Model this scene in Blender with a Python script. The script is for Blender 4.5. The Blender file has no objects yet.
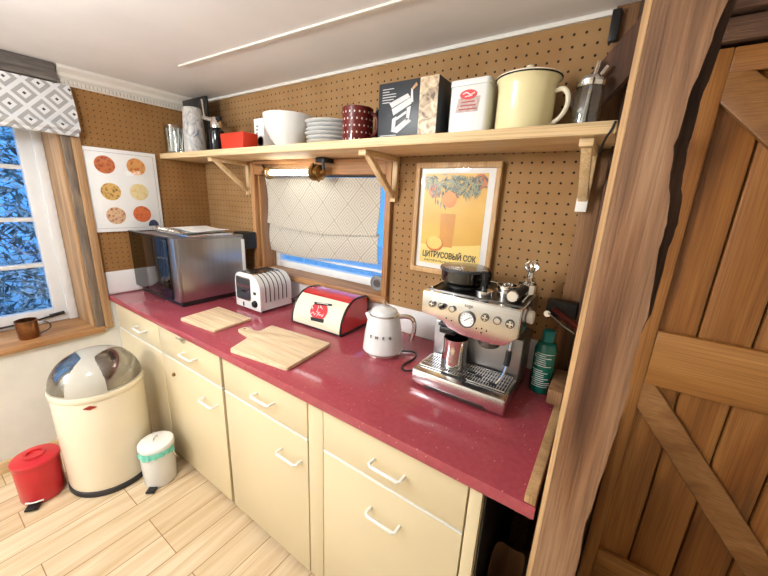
import bpy, bmesh, math, random
from mathutils import Vector, Matrix
random.seed(4)
C = bpy.context.scene.collection
PI = math.pi

# ------------------------------------------------------------------ materials
def new_mat(name):
    m = bpy.data.materials.new(name); m.use_nodes = True
    nt = m.node_tree
    return m, nt, nt.nodes['Principled BSDF']

def N(nt, t, **kw):
    n = nt.nodes.new(t)
    for k, v in kw.items(): setattr(n, k, v)
    return n

def rgba(c): return (c[0], c[1], c[2], 1)

def srgb(r, g, b):
    f = lambda u: (u/255/12.92) if u/255 <= .04045 else ((u/255+.055)/1.055)**2.4
    return (f(r), f(g), f(b))

def coords(nt, scale=(1, 1, 1), rot=(0, 0, 0), rnd=True):
    tc = N(nt, 'ShaderNodeTexCoord'); mp = N(nt, 'ShaderNodeMapping')
    mp.inputs['Scale'].default_value = scale; mp.inputs['Rotation'].default_value = rot
    src = tc.outputs['Object']
    if rnd:
        oi = N(nt, 'ShaderNodeObjectInfo'); ad = N(nt, 'ShaderNodeVectorMath', operation='ADD')
        mu = N(nt, 'ShaderNodeMath', operation='MULTIPLY'); mu.inputs[1].default_value = 13.7
        nt.links.new(oi.outputs['Random'], mu.inputs[0])
        nt.links.new(src, ad.inputs[0]); nt.links.new(mu.outputs[0], ad.inputs[1]); src = ad.outputs[0]
    nt.links.new(src, mp.inputs['Vector'])
    return mp.outputs['Vector']

def ramp(nt, fac, stops):
    r = N(nt, 'ShaderNodeValToRGB'); e = r.color_ramp.elements
    while len(e) < len(stops): e.new(.5)
    for el, (p, c) in zip(e, stops): el.position = p; el.color = rgba(c)
    nt.links.new(fac, r.inputs['Fac'])
    return r.outputs['Color']

def bump(nt, bs, h, strength=.2, dist=.002):
    b = N(nt, 'ShaderNodeBump'); b.inputs['Strength'].default_value = strength; b.inputs['Distance'].default_value = dist
    nt.links.new(h, b.inputs['Height']); nt.links.new(b.outputs['Normal'], bs.inputs['Normal'])

def plain(name, c, rough=.45, metal=0, var=.06, scale=9, coat=0, bmp=0, trans=0, ior=1.45):
    m, nt, bs = new_mat(name)
    v = coords(nt)
    n = N(nt, 'ShaderNodeTexNoise'); n.inputs['Scale'].default_value = scale; n.inputs['Detail'].default_value = 4
    nt.links.new(v, n.inputs['Vector'])
    lo = tuple(max(0, x*(1-var)) for x in c); hi = tuple(min(1, x*(1+var)) for x in c)
    nt.links.new(ramp(nt, n.outputs['Fac'], [(.3, lo), (.7, hi)]), bs.inputs['Base Color'])
    bs.inputs['Roughness'].default_value = rough; bs.inputs['Metallic'].default_value = metal
    bs.inputs['Coat Weight'].default_value = coat; bs.inputs['IOR'].default_value = ior
    if trans: bs.inputs['Transmission Weight'].default_value = trans
    if bmp: bump(nt, bs, n.outputs['Fac'], bmp)
    return m

def wood(name, cols, axis='x', across=14, along=1.2, rough=.5, coat=0, bmp=.15, fine=280, knots=False):
    m, nt, bs = new_mat(name)
    sc = {'x': (along, across, across), 'y': (across, along, across), 'z': (across, across, along)}[axis]
    v = coords(nt, sc)
    n = N(nt, 'ShaderNodeTexNoise'); n.inputs['Scale'].default_value = 1; n.inputs['Detail'].default_value = 5
    n.inputs['Distortion'].default_value = .9
    nt.links.new(v, n.inputs['Vector'])
    col = ramp(nt, n.outputs['Fac'], [(.25, cols[0]), (.5, cols[1]), (.75, cols[2])])
    f = tuple(s*fine/across if s == across else s*3 for s in sc)
    v2 = coords(nt, f)
    n2 = N(nt, 'ShaderNodeTexNoise'); n2.inputs['Scale'].default_value = 1; n2.inputs['Detail'].default_value = 2
    nt.links.new(v2, n2.inputs['Vector'])
    mx = N(nt, 'ShaderNodeMix', data_type='RGBA', blend_type='MULTIPLY'); mx.inputs['Factor'].default_value = .45
    nt.links.new(col, mx.inputs['A'])
    nt.links.new(ramp(nt, n2.outputs['Fac'], [(.38, (.42, .37, .33)), (.56, (1, 1, 1))]), mx.inputs['B'])
    out = mx.outputs['Result']
    if knots:
        v3 = coords(nt, tuple(s*.55 for s in sc))
        vo = N(nt, 'ShaderNodeTexVoronoi'); vo.inputs['Scale'].default_value = .55
        nt.links.new(v3, vo.inputs['Vector'])
        k = N(nt, 'ShaderNodeMix', data_type='RGBA', blend_type='MULTIPLY'); k.inputs['Factor'].default_value = 1
        nt.links.new(out, k.inputs['A'])
        nt.links.new(ramp(nt, vo.outputs['Distance'], [(.05, (.3, .2, .14)), (.13, (.8, .7, .6)), (.2, (1, 1, 1))]), k.inputs['B'])
        out = k.outputs['Result']
    nt.links.new(out, bs.inputs['Base Color'])
    bs.inputs['Roughness'].default_value = rough; bs.inputs['Coat Weight'].default_value = coat
    if bmp: bump(nt, bs, n2.outputs['Fac'], bmp)
    return m

def math_n(nt, op, a, b=None, c=None):
    n = N(nt, 'ShaderNodeMath', operation=op)
    for i, x in enumerate((a, b, c)):
        if x is None: continue
        if isinstance(x, (int, float)): n.inputs[i].default_value = x
        else: nt.links.new(x, n.inputs[i])
    return n.outputs[0]

def pegboard(name, u, c1, c2, pitch=.036, rad=.0042):
    """brown hardboard drilled with a square grid of small dark holes; u = horizontal axis"""
    m, nt, bs = new_mat(name)
    tc = N(nt, 'ShaderNodeTexCoord'); sp = N(nt, 'ShaderNodeSeparateXYZ'); nt.links.new(tc.outputs['Object'], sp.inputs[0])
    ds = []
    for ax in (u, 'Z'):
        f = math_n(nt, 'FRACT', math_n(nt, 'DIVIDE', sp.outputs[ax], pitch))
        ds.append(math_n(nt, 'MULTIPLY', math_n(nt, 'SUBTRACT', f, .5), pitch))
    d = math_n(nt, 'SQRT', math_n(nt, 'ADD', math_n(nt, 'MULTIPLY', ds[0], ds[0]), math_n(nt, 'MULTIPLY', ds[1], ds[1])))
    hole = math_n(nt, 'GREATER_THAN', d, rad)
    v = coords(nt, rnd=False)
    n = N(nt, 'ShaderNodeTexNoise'); n.inputs['Scale'].default_value = 5; n.inputs['Detail'].default_value = 6
    nt.links.new(v, n.inputs['Vector'])
    col = ramp(nt, n.outputs['Fac'], [(.3, c1), (.7, c2)])
    mx = N(nt, 'ShaderNodeMix', data_type='RGBA'); nt.links.new(hole, mx.inputs['Factor'])
    mx.inputs['A'].default_value = (.025, .014, .008, 1); nt.links.new(col, mx.inputs['B'])
    nt.links.new(mx.outputs['Result'], bs.inputs['Base Color'])
    bs.inputs['Roughness'].default_value = .8; bs.inputs['Specular IOR Level'].default_value = .25
    bump(nt, bs, hole, .6, .002)
    return m

def diamond_cloth(name, u, pitch_u, pitch_v, stops, rough=.9, trans=.25, dot=None, off=(0, 0)):
    """woven cloth printed with nested diamonds"""
    m, nt, bs = new_mat(name)
    tc = N(nt, 'ShaderNodeTexCoord'); sp = N(nt, 'ShaderNodeSeparateXYZ'); nt.links.new(tc.outputs['Object'], sp.inputs[0])
    a = math_n(nt, 'ADD', math_n(nt, 'DIVIDE', sp.outputs[u], pitch_u), off[0])
    b = math_n(nt, 'ADD', math_n(nt, 'DIVIDE', sp.outputs['Z'], pitch_v), off[1])
    # diamond lattice = square lattice turned by 45 degrees
    p = math_n(nt, 'ADD', a, b); q = math_n(nt, 'SUBTRACT', a, b)
    dp = math_n(nt, 'ABSOLUTE', math_n(nt, 'SUBTRACT', math_n(nt, 'FRACT', p), .5))
    dq = math_n(nt, 'ABSOLUTE', math_n(nt, 'SUBTRACT', math_n(nt, 'FRACT', q), .5))
    d = math_n(nt, 'MULTIPLY', math_n(nt, 'MAXIMUM', dp, dq), 2)
    r = N(nt, 'ShaderNodeValToRGB'); r.color_ramp.interpolation = 'CONSTANT'
    e = r.color_ramp.elements
    while len(e) < len(stops): e.new(.5)
    for el, (pp, c) in zip(e, stops): el.position = pp; el.color = rgba(c)
    nt.links.new(d, r.inputs['Fac'])
    nt.links.new(r.outputs['Color'], bs.inputs['Base Color'])
    bs.inputs['Roughness'].default_value = rough
    n = N(nt, 'ShaderNodeTexNoise'); n.inputs['Scale'].default_value = 250
    nt.links.new(tc.outputs['Object'], n.inputs['Vector']); bump(nt, bs, n.outputs['Fac'], .25, .001)
    if trans:
        tl = N(nt, 'ShaderNodeBsdfTranslucent'); nt.links.new(r.outputs['Color'], tl.inputs['Color'])
        ms = N(nt, 'ShaderNodeMixShader'); ms.inputs[0].default_value = trans
        nt.links.new(bs.outputs[0], ms.inputs[1]); nt.links.new(tl.outputs[0], ms.inputs[2])
        nt.links.new(ms.outputs[0], nt.nodes['Material Output'].inputs['Surface'])
    return m

def clear_glass(name, tint=(1, 1, 1), gloss=.12, rough=.02, edge=.35):
    """thin glass: mostly see-through with a reflection"""
    m, nt, bs = new_mat(name)
    nt.nodes.remove(bs)
    tr = N(nt, 'ShaderNodeBsdfTransparent'); tr.inputs['Color'].default_value = rgba(tint)
    gl = N(nt, 'ShaderNodeBsdfGlossy'); gl.inputs['Roughness'].default_value = rough
    lw = N(nt, 'ShaderNodeLayerWeight'); lw.inputs['Blend'].default_value = .25
    f = math_n(nt, 'ADD', math_n(nt, 'MULTIPLY', lw.outputs['Facing'], edge), gloss*.5)
    ms = N(nt, 'ShaderNodeMixShader')
    nt.links.new(f, ms.inputs[0]); nt.links.new(tr.outputs[0], ms.inputs[1]); nt.links.new(gl.outputs[0], ms.inputs[2])
    nt.links.new(ms.outputs[0], nt.nodes['Material Output'].inputs['Surface'])
    return m

def brushed(name, c=(.62, .61, .6), rough=.28, axis='x', aniso=160):
    m, nt, bs = new_mat(name)
    sc = {'x': (2, aniso, aniso), 'z': (aniso, aniso, 2), 'y': (aniso, 2, aniso)}[axis]
    v = coords(nt, sc); n = N(nt, 'ShaderNodeTexNoise'); n.inputs['Scale'].default_value = 1
    nt.links.new(v, n.inputs['Vector'])
    nt.links.new(ramp(nt, n.outputs['Fac'], [(.2, tuple(x*.93 for x in c)), (.8, tuple(min(1, x*1.05) for x in c))]), bs.inputs['Base Color'])
    bs.inputs['Metallic'].default_value = 1; bs.inputs['Roughness'].default_value = rough
    bump(nt, bs, n.outputs['Fac'], .05, .0005)
    return m

def emis(name, c, s):
    m, nt, bs = new_mat(name)
    bs.inputs['Base Color'].default_value = rgba(c); bs.inputs['Emission Color'].default_value = rgba(c); bs.inputs['Emission Strength'].default_value = s
    return m

M = {}
M['peg'] = pegboard('pegboard_back', 'X', srgb(150, 112, 70), srgb(166, 130, 88))
M['pegl'] = pegboard('pegboard_left', 'Y', srgb(146, 104, 58), srgb(164, 122, 74), .03, .0032)
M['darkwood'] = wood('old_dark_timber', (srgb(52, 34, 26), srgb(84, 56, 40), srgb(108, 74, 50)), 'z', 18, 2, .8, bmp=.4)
M['darkwoodx'] = wood('old_dark_timber_beam', (srgb(52, 34, 26), srgb(84, 56, 40), srgb(110, 78, 54)), 'x', 18, 2, .8, bmp=.4)
M['greybeam'] = wood('grey_weathered_beam', (srgb(78, 72, 68), srgb(110, 103, 98), srgb(136, 128, 120)), 'y', 24, 3, .9, bmp=.8, fine=260)
M['studwood'] = wood('brown_stud_timber', (srgb(104, 72, 44), srgb(142, 102, 66), srgb(165, 124, 84)), 'z', 16, 2, .7, bmp=.3)
M['post'] = wood('oak_post', (srgb(88, 60, 42), srgb(140, 102, 72), srgb(176, 138, 106)), 'z', 16, 1.6, .6, bmp=.5, fine=260, knots=True)
M['postedge'] = wood('oak_post_edge', (srgb(150, 114, 74), srgb(184, 146, 100), srgb(204, 168, 122)), 'z', 16, 1.6, .6, bmp=.3)
M['waney'] = wood('waney_edge', (srgb(44, 32, 26), srgb(74, 54, 42), srgb(104, 80, 62)), 'z', 16, 3, .9, bmp=.6)
M['door'] = wood('pine_door_boards', (srgb(108, 64, 26), srgb(156, 100, 46), srgb(182, 126, 68)), 'z', 11, 1.1, .38, bmp=.15, knots=True)
M['doorx'] = wood('pine_door_rail', (srgb(122, 74, 30), srgb(166, 110, 52), srgb(190, 136, 74)), 'x', 11, 1.0, .36, bmp=.15)
M['shelf'] = wood('pale_pine_shelf', (srgb(222, 186, 134), srgb(236, 206, 158), srgb(244, 220, 178)), 'x', 14, 1, .5, bmp=.08)
M['shelfz'] = wood('pale_pine_bracket', (srgb(212, 176, 124), srgb(230, 198, 150), srgb(240, 214, 170)), 'z', 18, 1.5, .5, bmp=.08)
M['board'] = wood('beech_cutting_board', (srgb(222, 190, 148), srgb(236, 208, 168), srgb(244, 222, 186)), 'x', 26, 1.6, .5, bmp=.05)
M['sill'] = wood('oiled_oak_sill', (srgb(150, 100, 58), srgb(190, 140, 90), srgb(212, 168, 118)), 'y', 16, 1.6, .5, bmp=.2)
M['jamb'] = wood('oak_jamb', (srgb(150, 112, 74), srgb(188, 148, 104), srgb(206, 172, 130)), 'z', 13, 1.4, .6, bmp=.25)
M['jambgrey'] = wood('grey_worn_timber', (srgb(92, 80, 70), srgb(132, 116, 100), srgb(150, 130, 108)), 'z', 22, 3, .85, bmp=.5)
M['winwood'] = wood('window_surround_oak', (srgb(140, 94, 54), srgb(178, 128, 80), srgb(200, 152, 102)), 'z', 16, 1.4, .55, bmp=.15)
M['winwoodx'] = wood('window_head_oak', (srgb(140, 94, 54), srgb(182, 132, 84), srgb(204, 158, 108)), 'x', 16, 1.4, .55, bmp=.15)
M['frame'] = wood('picture_frame_oak', (srgb(176, 130, 80), srgb(202, 160, 108), srgb(214, 176, 126)), 'z', 20, 2, .5, bmp=.1)
M['cream'] = plain('cream_cabinet_paint', srgb(222, 205, 168), .32, var=.02, scale=3)
M['creamshade'] = plain('cream_enamel', srgb(240, 228, 202), .22, var=.02, coat=.5)
M['white'] = plain('white_plastic', srgb(240, 238, 232), .3, var=.015)
M['whitepaint'] = plain('white_window_paint', srgb(236, 236, 236), .4, var=.03)
M['wall'] = plain('white_limewash', srgb(236, 232, 222), .8, var=.04, bmp=.1)
M['ceil'] = plain('ceiling_paint', srgb(240, 237, 236), .85, var=.05, scale=2)
M['cornice'] = plain('cornice_paint', srgb(228, 222, 212), .7, var=.03)
M['tile'] = plain('white_glazed_splashback', srgb(234, 232, 230), .15, var=.015)
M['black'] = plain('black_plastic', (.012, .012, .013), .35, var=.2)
M['blackgloss'] = plain('black_gloss', (.008, .008, .009), .08, var=.1)
M['rubber'] = plain('dark_grey_rubber', (.03, .028, .03), .6, var=.2)
M['steel'] = brushed('brushed_steel', (.78, .79, .8), .2)
M['steelz'] = brushed('brushed_steel_upright', (.40, .40, .41), .3, 'z', 60)
M['chrome'] = plain('polished_chrome', (.78, .77, .75), .08, 1, .03)
M['darksteel'] = plain('dark_steel', (.16, .155, .15), .3, 1, .1)
M['flap'] = plain('polished_steel_flap', (.62, .6, .57), .16, 1, .05)
M['brass'] = plain('aged_brass', srgb(150, 118, 70), .35, 1, .2, 40)
M['copper'] = plain('worn_copper', srgb(150, 104, 68), .3, 1, .3, 30)
M['red'] = plain('red_enamel', srgb(196, 36, 44), .3, var=.06, coat=.3)
M['redlid'] = plain('red_gloss', srgb(206, 40, 44), .18, var=.04, coat=.5)
M['redplastic'] = plain('red_orange_plastic', srgb(206, 58, 34), .4, var=.04)
M['turq'] = plain('turquoise_bag_film', srgb(120, 214, 196), .3, var=.15, scale=40)
M['porcelain'] = plain('white_porcelain', srgb(228, 228, 226), .2, var=.01)
M['darkred'] = plain('oxblood_glaze', srgb(92, 30, 26), .15, var=.15)
M['teal'] = plain('teal_green_bottle', srgb(14, 104, 88), .12, var=.1, coat=.4)
M['tealcap'] = plain('teal_cap', srgb(20, 120, 116), .3, var=.1)
M['paper'] = plain('white_paper', srgb(250, 250, 249), .7, var=.01)
M['mount'] = plain('white_mount_card', srgb(232, 230, 226), .6, var=.01)
M['ink'] = plain('dark_ink', srgb(40, 28, 14), .7, var=.05)
M['grey'] = plain('grey_plastic', srgb(138, 138, 138), .4, var=.04)
M['lidgrey'] = plain('smoked_lid', srgb(60, 62, 66), .12, var=.05)
M['glass'] = clear_glass('clear_glass', (.9, .93, .93), .25)
M['pane'] = clear_glass('window_pane', (.95, .98, 1), .08)
M['picglass'] = clear_glass('picture_glass', (1, 1, 1), .05, edge=.1)
M['smoke'] = clear_glass('smoked_glass_door', (.16, .15, .16), .12)
M['hopper'] = clear_glass('smoked_hopper', (.10, .095, .09), .22)
M['clearplastic'] = clear_glass('clear_plastic', (.9, .9, .88), .35, .1)
M['tube'] = emis('lit_tube', (1, .98, .95), 9)
M['cardblack'] = plain('black_printed_card', srgb(48, 52, 56), .4, var=.06)
M['brownpaper'] = plain('brown_card', srgb(170, 130, 88), .8, var=.1)
M['diamondred'] = plain('red_badge', srgb(150, 40, 30), .3)

# countertop: red quartz with pale chips
def quartz():
    m, nt, bs = new_mat('red_speckled_quartz')
    v = coords(nt, rnd=False)
    vo = N(nt, 'ShaderNodeTexVoronoi'); vo.inputs['Scale'].default_value = 75; nt.links.new(v, vo.inputs['Vector'])
    vo2 = N(nt, 'ShaderNodeTexVoronoi'); vo2.inputs['Scale'].default_value = 210; nt.links.new(v, vo2.inputs['Vector'])
    n = N(nt, 'ShaderNodeTexNoise'); n.inputs['Scale'].default_value = 60; n.inputs['Detail'].default_value = 5; nt.links.new(v, n.inputs['Vector'])
    base = ramp(nt, n.outputs['Fac'], [(.35, srgb(158, 66, 76)), (.65, srgb(165, 73, 83))])
    sel = math_n(nt, 'GREATER_THAN', N(nt, 'ShaderNodeSeparateColor').outputs[0], .68)
    sc = sel.node.inputs[0].links[0].from_node; nt.links.new(vo.outputs['Color'], sc.inputs[0])
    chip = math_n(nt, 'MULTIPLY', math_n(nt, 'LESS_THAN', vo.outputs['Distance'], .12), sel)
    chip2 = math_n(nt, 'MULTIPLY', math_n(nt, 'LESS_THAN', vo2.outputs['Distance'], .12), .25)
    mx = N(nt, 'ShaderNodeMix', data_type='RGBA'); nt.links.new(math_n(nt, 'MAXIMUM', math_n(nt, 'MULTIPLY', chip, .75), chip2), mx.inputs['Factor'])
    nt.links.new(base, mx.inputs['A']); mx.inputs['B'].default_value = rgba(srgb(228, 178, 168))
    nt.links.new(mx.outputs['Result'], bs.inputs['Base Color'])
    bs.inputs['Roughness'].default_value = .1
    return m
M['quartz'] = quartz()

def planks():
    m, nt, bs = new_mat('pale_birch_floorboards')
    tc = N(nt, 'ShaderNodeTexCoord'); sp = N(nt, 'ShaderNodeSeparateXYZ'); nt.links.new(tc.outputs['Object'], sp.inputs[0])
    cb = N(nt, 'ShaderNodeCombineXYZ'); nt.links.new(sp.outputs['Y'], cb.inputs['X'])
    nt.links.new(math_n(nt, 'ADD', sp.outputs['X'], .01), cb.inputs['Y'])
    br = N(nt, 'ShaderNodeTexBrick'); nt.links.new(cb.outputs[0], br.inputs['Vector'])
    br.inputs['Scale'].default_value = 1; br.inputs['Brick Width'].default_value = .95; br.inputs['Row Height'].default_value = .135
    br.inputs['Mortar Size'].default_value = .0018; br.inputs['Mortar Smooth'].default_value = 0; br.inputs['Bias'].default_value = 0
    br.offset = .37; br.offset_frequency = 3
    br.inputs['Color1'].default_value = rgba(srgb(212, 188, 152)); br.inputs['Color2'].default_value = rgba(srgb(226, 206, 174))
    br.inputs['Mortar'].default_value = rgba(srgb(150, 116, 80))
    v = coords(nt, (22, 1.3, 22), rnd=False); n = N(nt, 'ShaderNodeTexNoise'); n.inputs['Scale'].default_value = 1; n.inputs['Detail'].default_value = 5; n.inputs['Distortion'].default_value = .8
    nt.links.new(v, n.inputs['Vector'])
    mx = N(nt, 'ShaderNodeMix', data_type='RGBA', blend_type='MULTIPLY'); mx.inputs['Factor'].default_value = .8
    nt.links.new(br.outputs['Color'], mx.inputs['A'])
    nt.links.new(ramp(nt, n.outputs['Fac'], [(.3, srgb(222, 202, 176)), (.6, (1, 1, 1))]), mx.inputs['B'])
    nt.links.new(mx.outputs['Result'], bs.inputs['Base Color']); bs.inputs['Roughness'].default_value = .38
    bump(nt, bs, br.outputs['Fac'], -.4, .002)
    return m
M['planks'] = planks()

M['blindcream'] = diamond_cloth('cream_diamond_blind', 'X', .19, .19, [(0, srgb(226, 218, 200)), (.14, srgb(196, 184, 164)), (.2, srgb(230, 222, 206)), (.34, srgb(194, 182, 162)), (.4, srgb(230, 222, 206)), (.54, srgb(194, 182, 162)), (.6, srgb(230, 222, 206)), (.74, srgb(194, 182, 162)), (.8, srgb(230, 222, 206)), (.94, srgb(200, 188, 168))], trans=.3)
M['blindgrey'] = diamond_cloth('grey_diamond_blind', 'Y', .118, .118, [(0, srgb(70, 68, 70)), (.13, srgb(232, 232, 232)), (.44, srgb(176, 174, 172)), (.8, srgb(232, 232, 232))], trans=.1, off=(.1, .25))

def pizza(name, base, spot, seed, sc=60):
    m, nt, bs = new_mat(name)
    v = coords(nt, rnd=True)
    n = N(nt, 'ShaderNodeTexVoronoi'); n.inputs['Scale'].default_value = sc; nt.links.new(v, n.inputs['Vector'])
    n2 = N(nt, 'ShaderNodeTexNoise'); n2.inputs['Scale'].default_value = sc*.7; n2.inputs['Detail'].default_value = 4; nt.links.new(v, n2.inputs['Vector'])
    mx = N(nt, 'ShaderNodeMix', data_type='RGBA')
    nt.links.new(ramp(nt, n2.outputs['Fac'], [(.42, (0, 0, 0)), (.55, (1, 1, 1))]), mx.inputs['Factor'])
    mx.inputs['A'].default_value = rgba(base)
    nt.links.new(ramp(nt, n.outputs['Distance'], [(.2, spot), (.7, base)]), mx.inputs['B'])
    nt.links.new(mx.outputs['Result'], bs.inputs['Base Color']); bs.inputs['Roughness'].default_value = .5
    return m

# ------------------------------------------------------------------ mesh builder
class MB:
    def __init__(s): s.bm = bmesh.new()
    def _take(s, vs, mat):
        if mat is not None: bmesh.ops.transform(s.bm, matrix=mat, verts=vs)
    def box(s, x0, x1, y0, y1, z0, z1, bev=0, seg=2, mat=None):
        r = bmesh.ops.create_cube(s.bm, size=1)['verts']
        for v in r: v.co = Vector(((x0+x1)/2+v.co.x*(x1-x0), (y0+y1)/2+v.co.y*(y1-y0), (z0+z1)/2+v.co.z*(z1-z0)))
        if mat is not None: bmesh.ops.transform(s.bm, matrix=mat, verts=r)
        if bev:
            es = list({e for v in r for e in v.link_edges})
            bmesh.ops.bevel(s.bm, geom=es, offset=bev, segments=seg, affect='EDGES', profile=.5)
        return s
    def poly_prism(s, pts, d0, d1, plane='xz', bev=0, seg=2, mat=None):
        """closed outline extruded along the missing axis from d0 to d1"""
        def P(p, d): return {'xz': (p[0], d, p[1]), 'yz': (d, p[0], p[1]), 'xy': (p[0], p[1], d)}[plane]
        a = [s.bm.verts.new(P(p, d0)) for p in pts]; b = [s.bm.verts.new(P(p, d1)) for p in pts]
        n = len(pts); fs = [s.bm.faces.new(a), s.bm.faces.new(b[::-1])]
        for i in range(n): fs.append(s.bm.faces.new((a[(i+1) % n], a[i], b[i], b[(i+1) % n])))
        bmesh.ops.recalc_face_normals(s.bm, faces=fs)
        if mat is not None: bmesh.ops.transform(s.bm, matrix=mat, verts=a+b)
        if bev:
            es = list({e for f in fs[:2] for e in f.edges})
            bmesh.ops.bevel(s.bm, geom=es, offset=bev, segments=seg, affect='EDGES', profile=.5)
        return s
    def lathe(s, prof, c=(0, 0, 0), seg=32, mat=None, sx=1, sy=1):
        rings = []; vs = []
        for r, z in prof:
            if r < 1e-6: v = s.bm.verts.new((c[0], c[1], c[2]+z)); rings.append([v]); vs.append(v)
            else:
                g = [s.bm.verts.new((c[0]+sx*r*math.cos(2*PI*i/seg), c[1]+sy*r*math.sin(2*PI*i/seg), c[2]+z)) for i in range(seg)]
                rings.append(g); vs += g
        fs = []
        for A, B in zip(rings, rings[1:]):
            for i in range(seg):
                j = (i+1) % seg
                if len(A) == 1 and len(B) == 1: continue
                if len(A) == 1: fs.append(s.bm.faces.new((A[0], B[j], B[i])))
                elif len(B) == 1: fs.append(s.bm.faces.new((A[i], A[j], B[0])))
                else: fs.append(s.bm.faces.new((A[i], A[j], B[j], B[i])))
        for R in (rings[0], rings[-1]):
            if len(R) > 1: fs.append(s.bm.faces.new(R))
        bmesh.ops.recalc_face_normals(s.bm, faces=fs)
        if mat is not None: bmesh.ops.transform(s.bm, matrix=mat, verts=vs)
        return s
    def cyl(s, p0, p1, r0, r1=None, seg=24):
        p0, p1 = Vector(p0), Vector(p1); r1 = r0 if r1 is None else r1
        d = p1-p0; L = d.length
        q = Vector((0, 0, 1)).rotation_difference(d)
        return s.lathe([(r0, 0), (r1, L)], (0, 0, 0), seg, Matrix.Translation(p0) @ q.to_matrix().to_4x4())
    def lathe_to(s, prof, p0, p1, seg=24):
        p0, p1 = Vector(p0), Vector(p1); q = Vector((0, 0, 1)).rotation_difference(p1-p0)
        return s.lathe(prof, (0, 0, 0), seg, Matrix.Translation(p0) @ q.to_matrix().to_4x4())
    def tube(s, pts, r, seg=10, sm=0):
        pts = [Vector(p) for p in pts]
        for _ in range(sm):
            q = [pts[0]]
            for a, b in zip(pts, pts[1:]): q += [a*.75+b*.25, a*.25+b*.75]
            pts = q+[pts[-1]]
        rings = []; up = None
        for i, p in enumerate(pts):
            t = (pts[min(i+1, len(pts)-1)]-pts[max(i-1, 0)]).normalized()
            if up is None: up = t.orthogonal().normalized()
            else: up = (up-t*up.dot(t)).normalized()
            w = t.cross(up)
            rings.append([s.bm.verts.new(p+r*(math.cos(2*PI*k/seg)*up+math.sin(2*PI*k/seg)*w)) for k in range(seg)])
        fs = [s.bm.faces.new(rings[0]), s.bm.faces.new(rings[-1])]
        for A, B in zip(rings, rings[1:]):
            for k in range(seg): fs.append(s.bm.faces.new((A[k], A[(k+1) % seg], B[(k+1) % seg], B[k])))
        bmesh.ops.recalc_face_normals(s.bm, faces=fs)
        return s
    def sheet(s, f, nu, nv, th):
        """grid surface f(u,v)->point thickened by th (vector)"""
        th = Vector(th)
        A = [[s.bm.verts.new(Vector(f(i/nu, j/nv))) for j in range(nv+1)] for i in range(nu+1)]
        B = [[s.bm.verts.new(A[i][j].co+th) for j in range(nv+1)] for i in range(nu+1)]
        fs = []
        for i in range(nu):
            for j in range(nv):
                fs.append(s.bm.faces.new((A[i][j], A[i+1][j], A[i+1][j+1], A[i][j+1])))
                fs.append(s.bm.faces.new((B[i][j], B[i][j+1], B[i+1][j+1], B[i+1][j])))
        for i in range(nu):
            for j in (0, nv): fs.append(s.bm.faces.new((A[i][j], A[i+1][j], B[i+1][j], B[i][j])))
        for j in range(nv):
            for i in (0, nu): fs.append(s.bm.faces.new((A[i][j], A[i][j+1], B[i][j+1], B[i][j])))
        bmesh.ops.recalc_face_normals(s.bm, faces=fs)
        return s
    def build(s, name, mat, parent=None, angle=35):
        me = bpy.data.meshes.new(name); s.bm.normal_update(); s.bm.to_mesh(me); s.bm.free()
        for p in me.polygons: p.use_smooth = True
        me.set_sharp_from_angle(angle=math.radians(angle))
        for mm in (mat if isinstance(mat, (list, tuple)) else [mat]): me.materials.append(mm)
        o = bpy.data.objects.new(name, me); C.objects.link(o)
        if parent is not None: o.parent = parent
        return o

def thing(name, label, cat, loc=(0, 0, 0), rz=0, group=None):
    o = bpy.data.objects.new(name, None); C.objects.link(o); o.empty_display_size = .05
    o.location = loc; o.rotation_euler = (0, 0, rz); o['label'] = label; o['category'] = cat
    if group: o['group'] = group
    return o
def tag(o, label, cat, group=None):
    o['label'] = label; o['category'] = cat
    if group: o['group'] = group
    return o
def struct(o): o['kind'] = 'structure'; return o
def copy_tree(o, parent=None):
    c = o.copy(); C.objects.link(c)
    if parent is not None: c.parent = parent
    for ch in list(o.children): copy_tree(ch, c)
    return c
def lathed(name, prof, mat, parent=None, seg=36, **k): return MB().lathe(prof, seg=seg, **k).build(name, mat, parent)
def rrect(x0, x1, y0, y1, r, n=6):
    o = []
    for cx, cy, a in ((x1-r, y1-r, 0), (x0+r, y1-r, 90), (x0+r, y0+r, 180), (x1-r, y0+r, 270)):
        for k in range(n+1):
            t = math.radians(a+90*k/n); o.append((cx+r*math.cos(t), cy+r*math.sin(t)))
    return o
def text_obj(name, s, size, mat, parent, loc, rot=(PI/2, 0, 0), width=None, bold=0, depth=.0006, shear=0):
    cu = bpy.data.curves.new(name, 'FONT'); cu.body = s; cu.size = size; cu.align_x = 'CENTER'; cu.align_y = 'CENTER'
    cu.extrude = depth; cu.offset = bold; cu.shear = shear; cu.resolution_u = 3
    t = bpy.data.objects.new(name+'_curve', cu); C.objects.link(t)
    dg = bpy.context.evaluated_depsgraph_get(); dg.update()
    me = bpy.data.meshes.new_from_object(t.evaluated_get(dg)); bpy.data.objects.remove(t)
    if width:
        xs = [v.co.x for v in me.vertices]; f = width/(max(xs)-min(xs))
        for v in me.vertices: v.co.x *= f
    me.materials.clear(); me.materials.append(mat)
    o = bpy.data.objects.new(name, me); C.objects.link(o); o.parent = parent; o.location = loc; o.rotation_euler = rot
    return o

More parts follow.
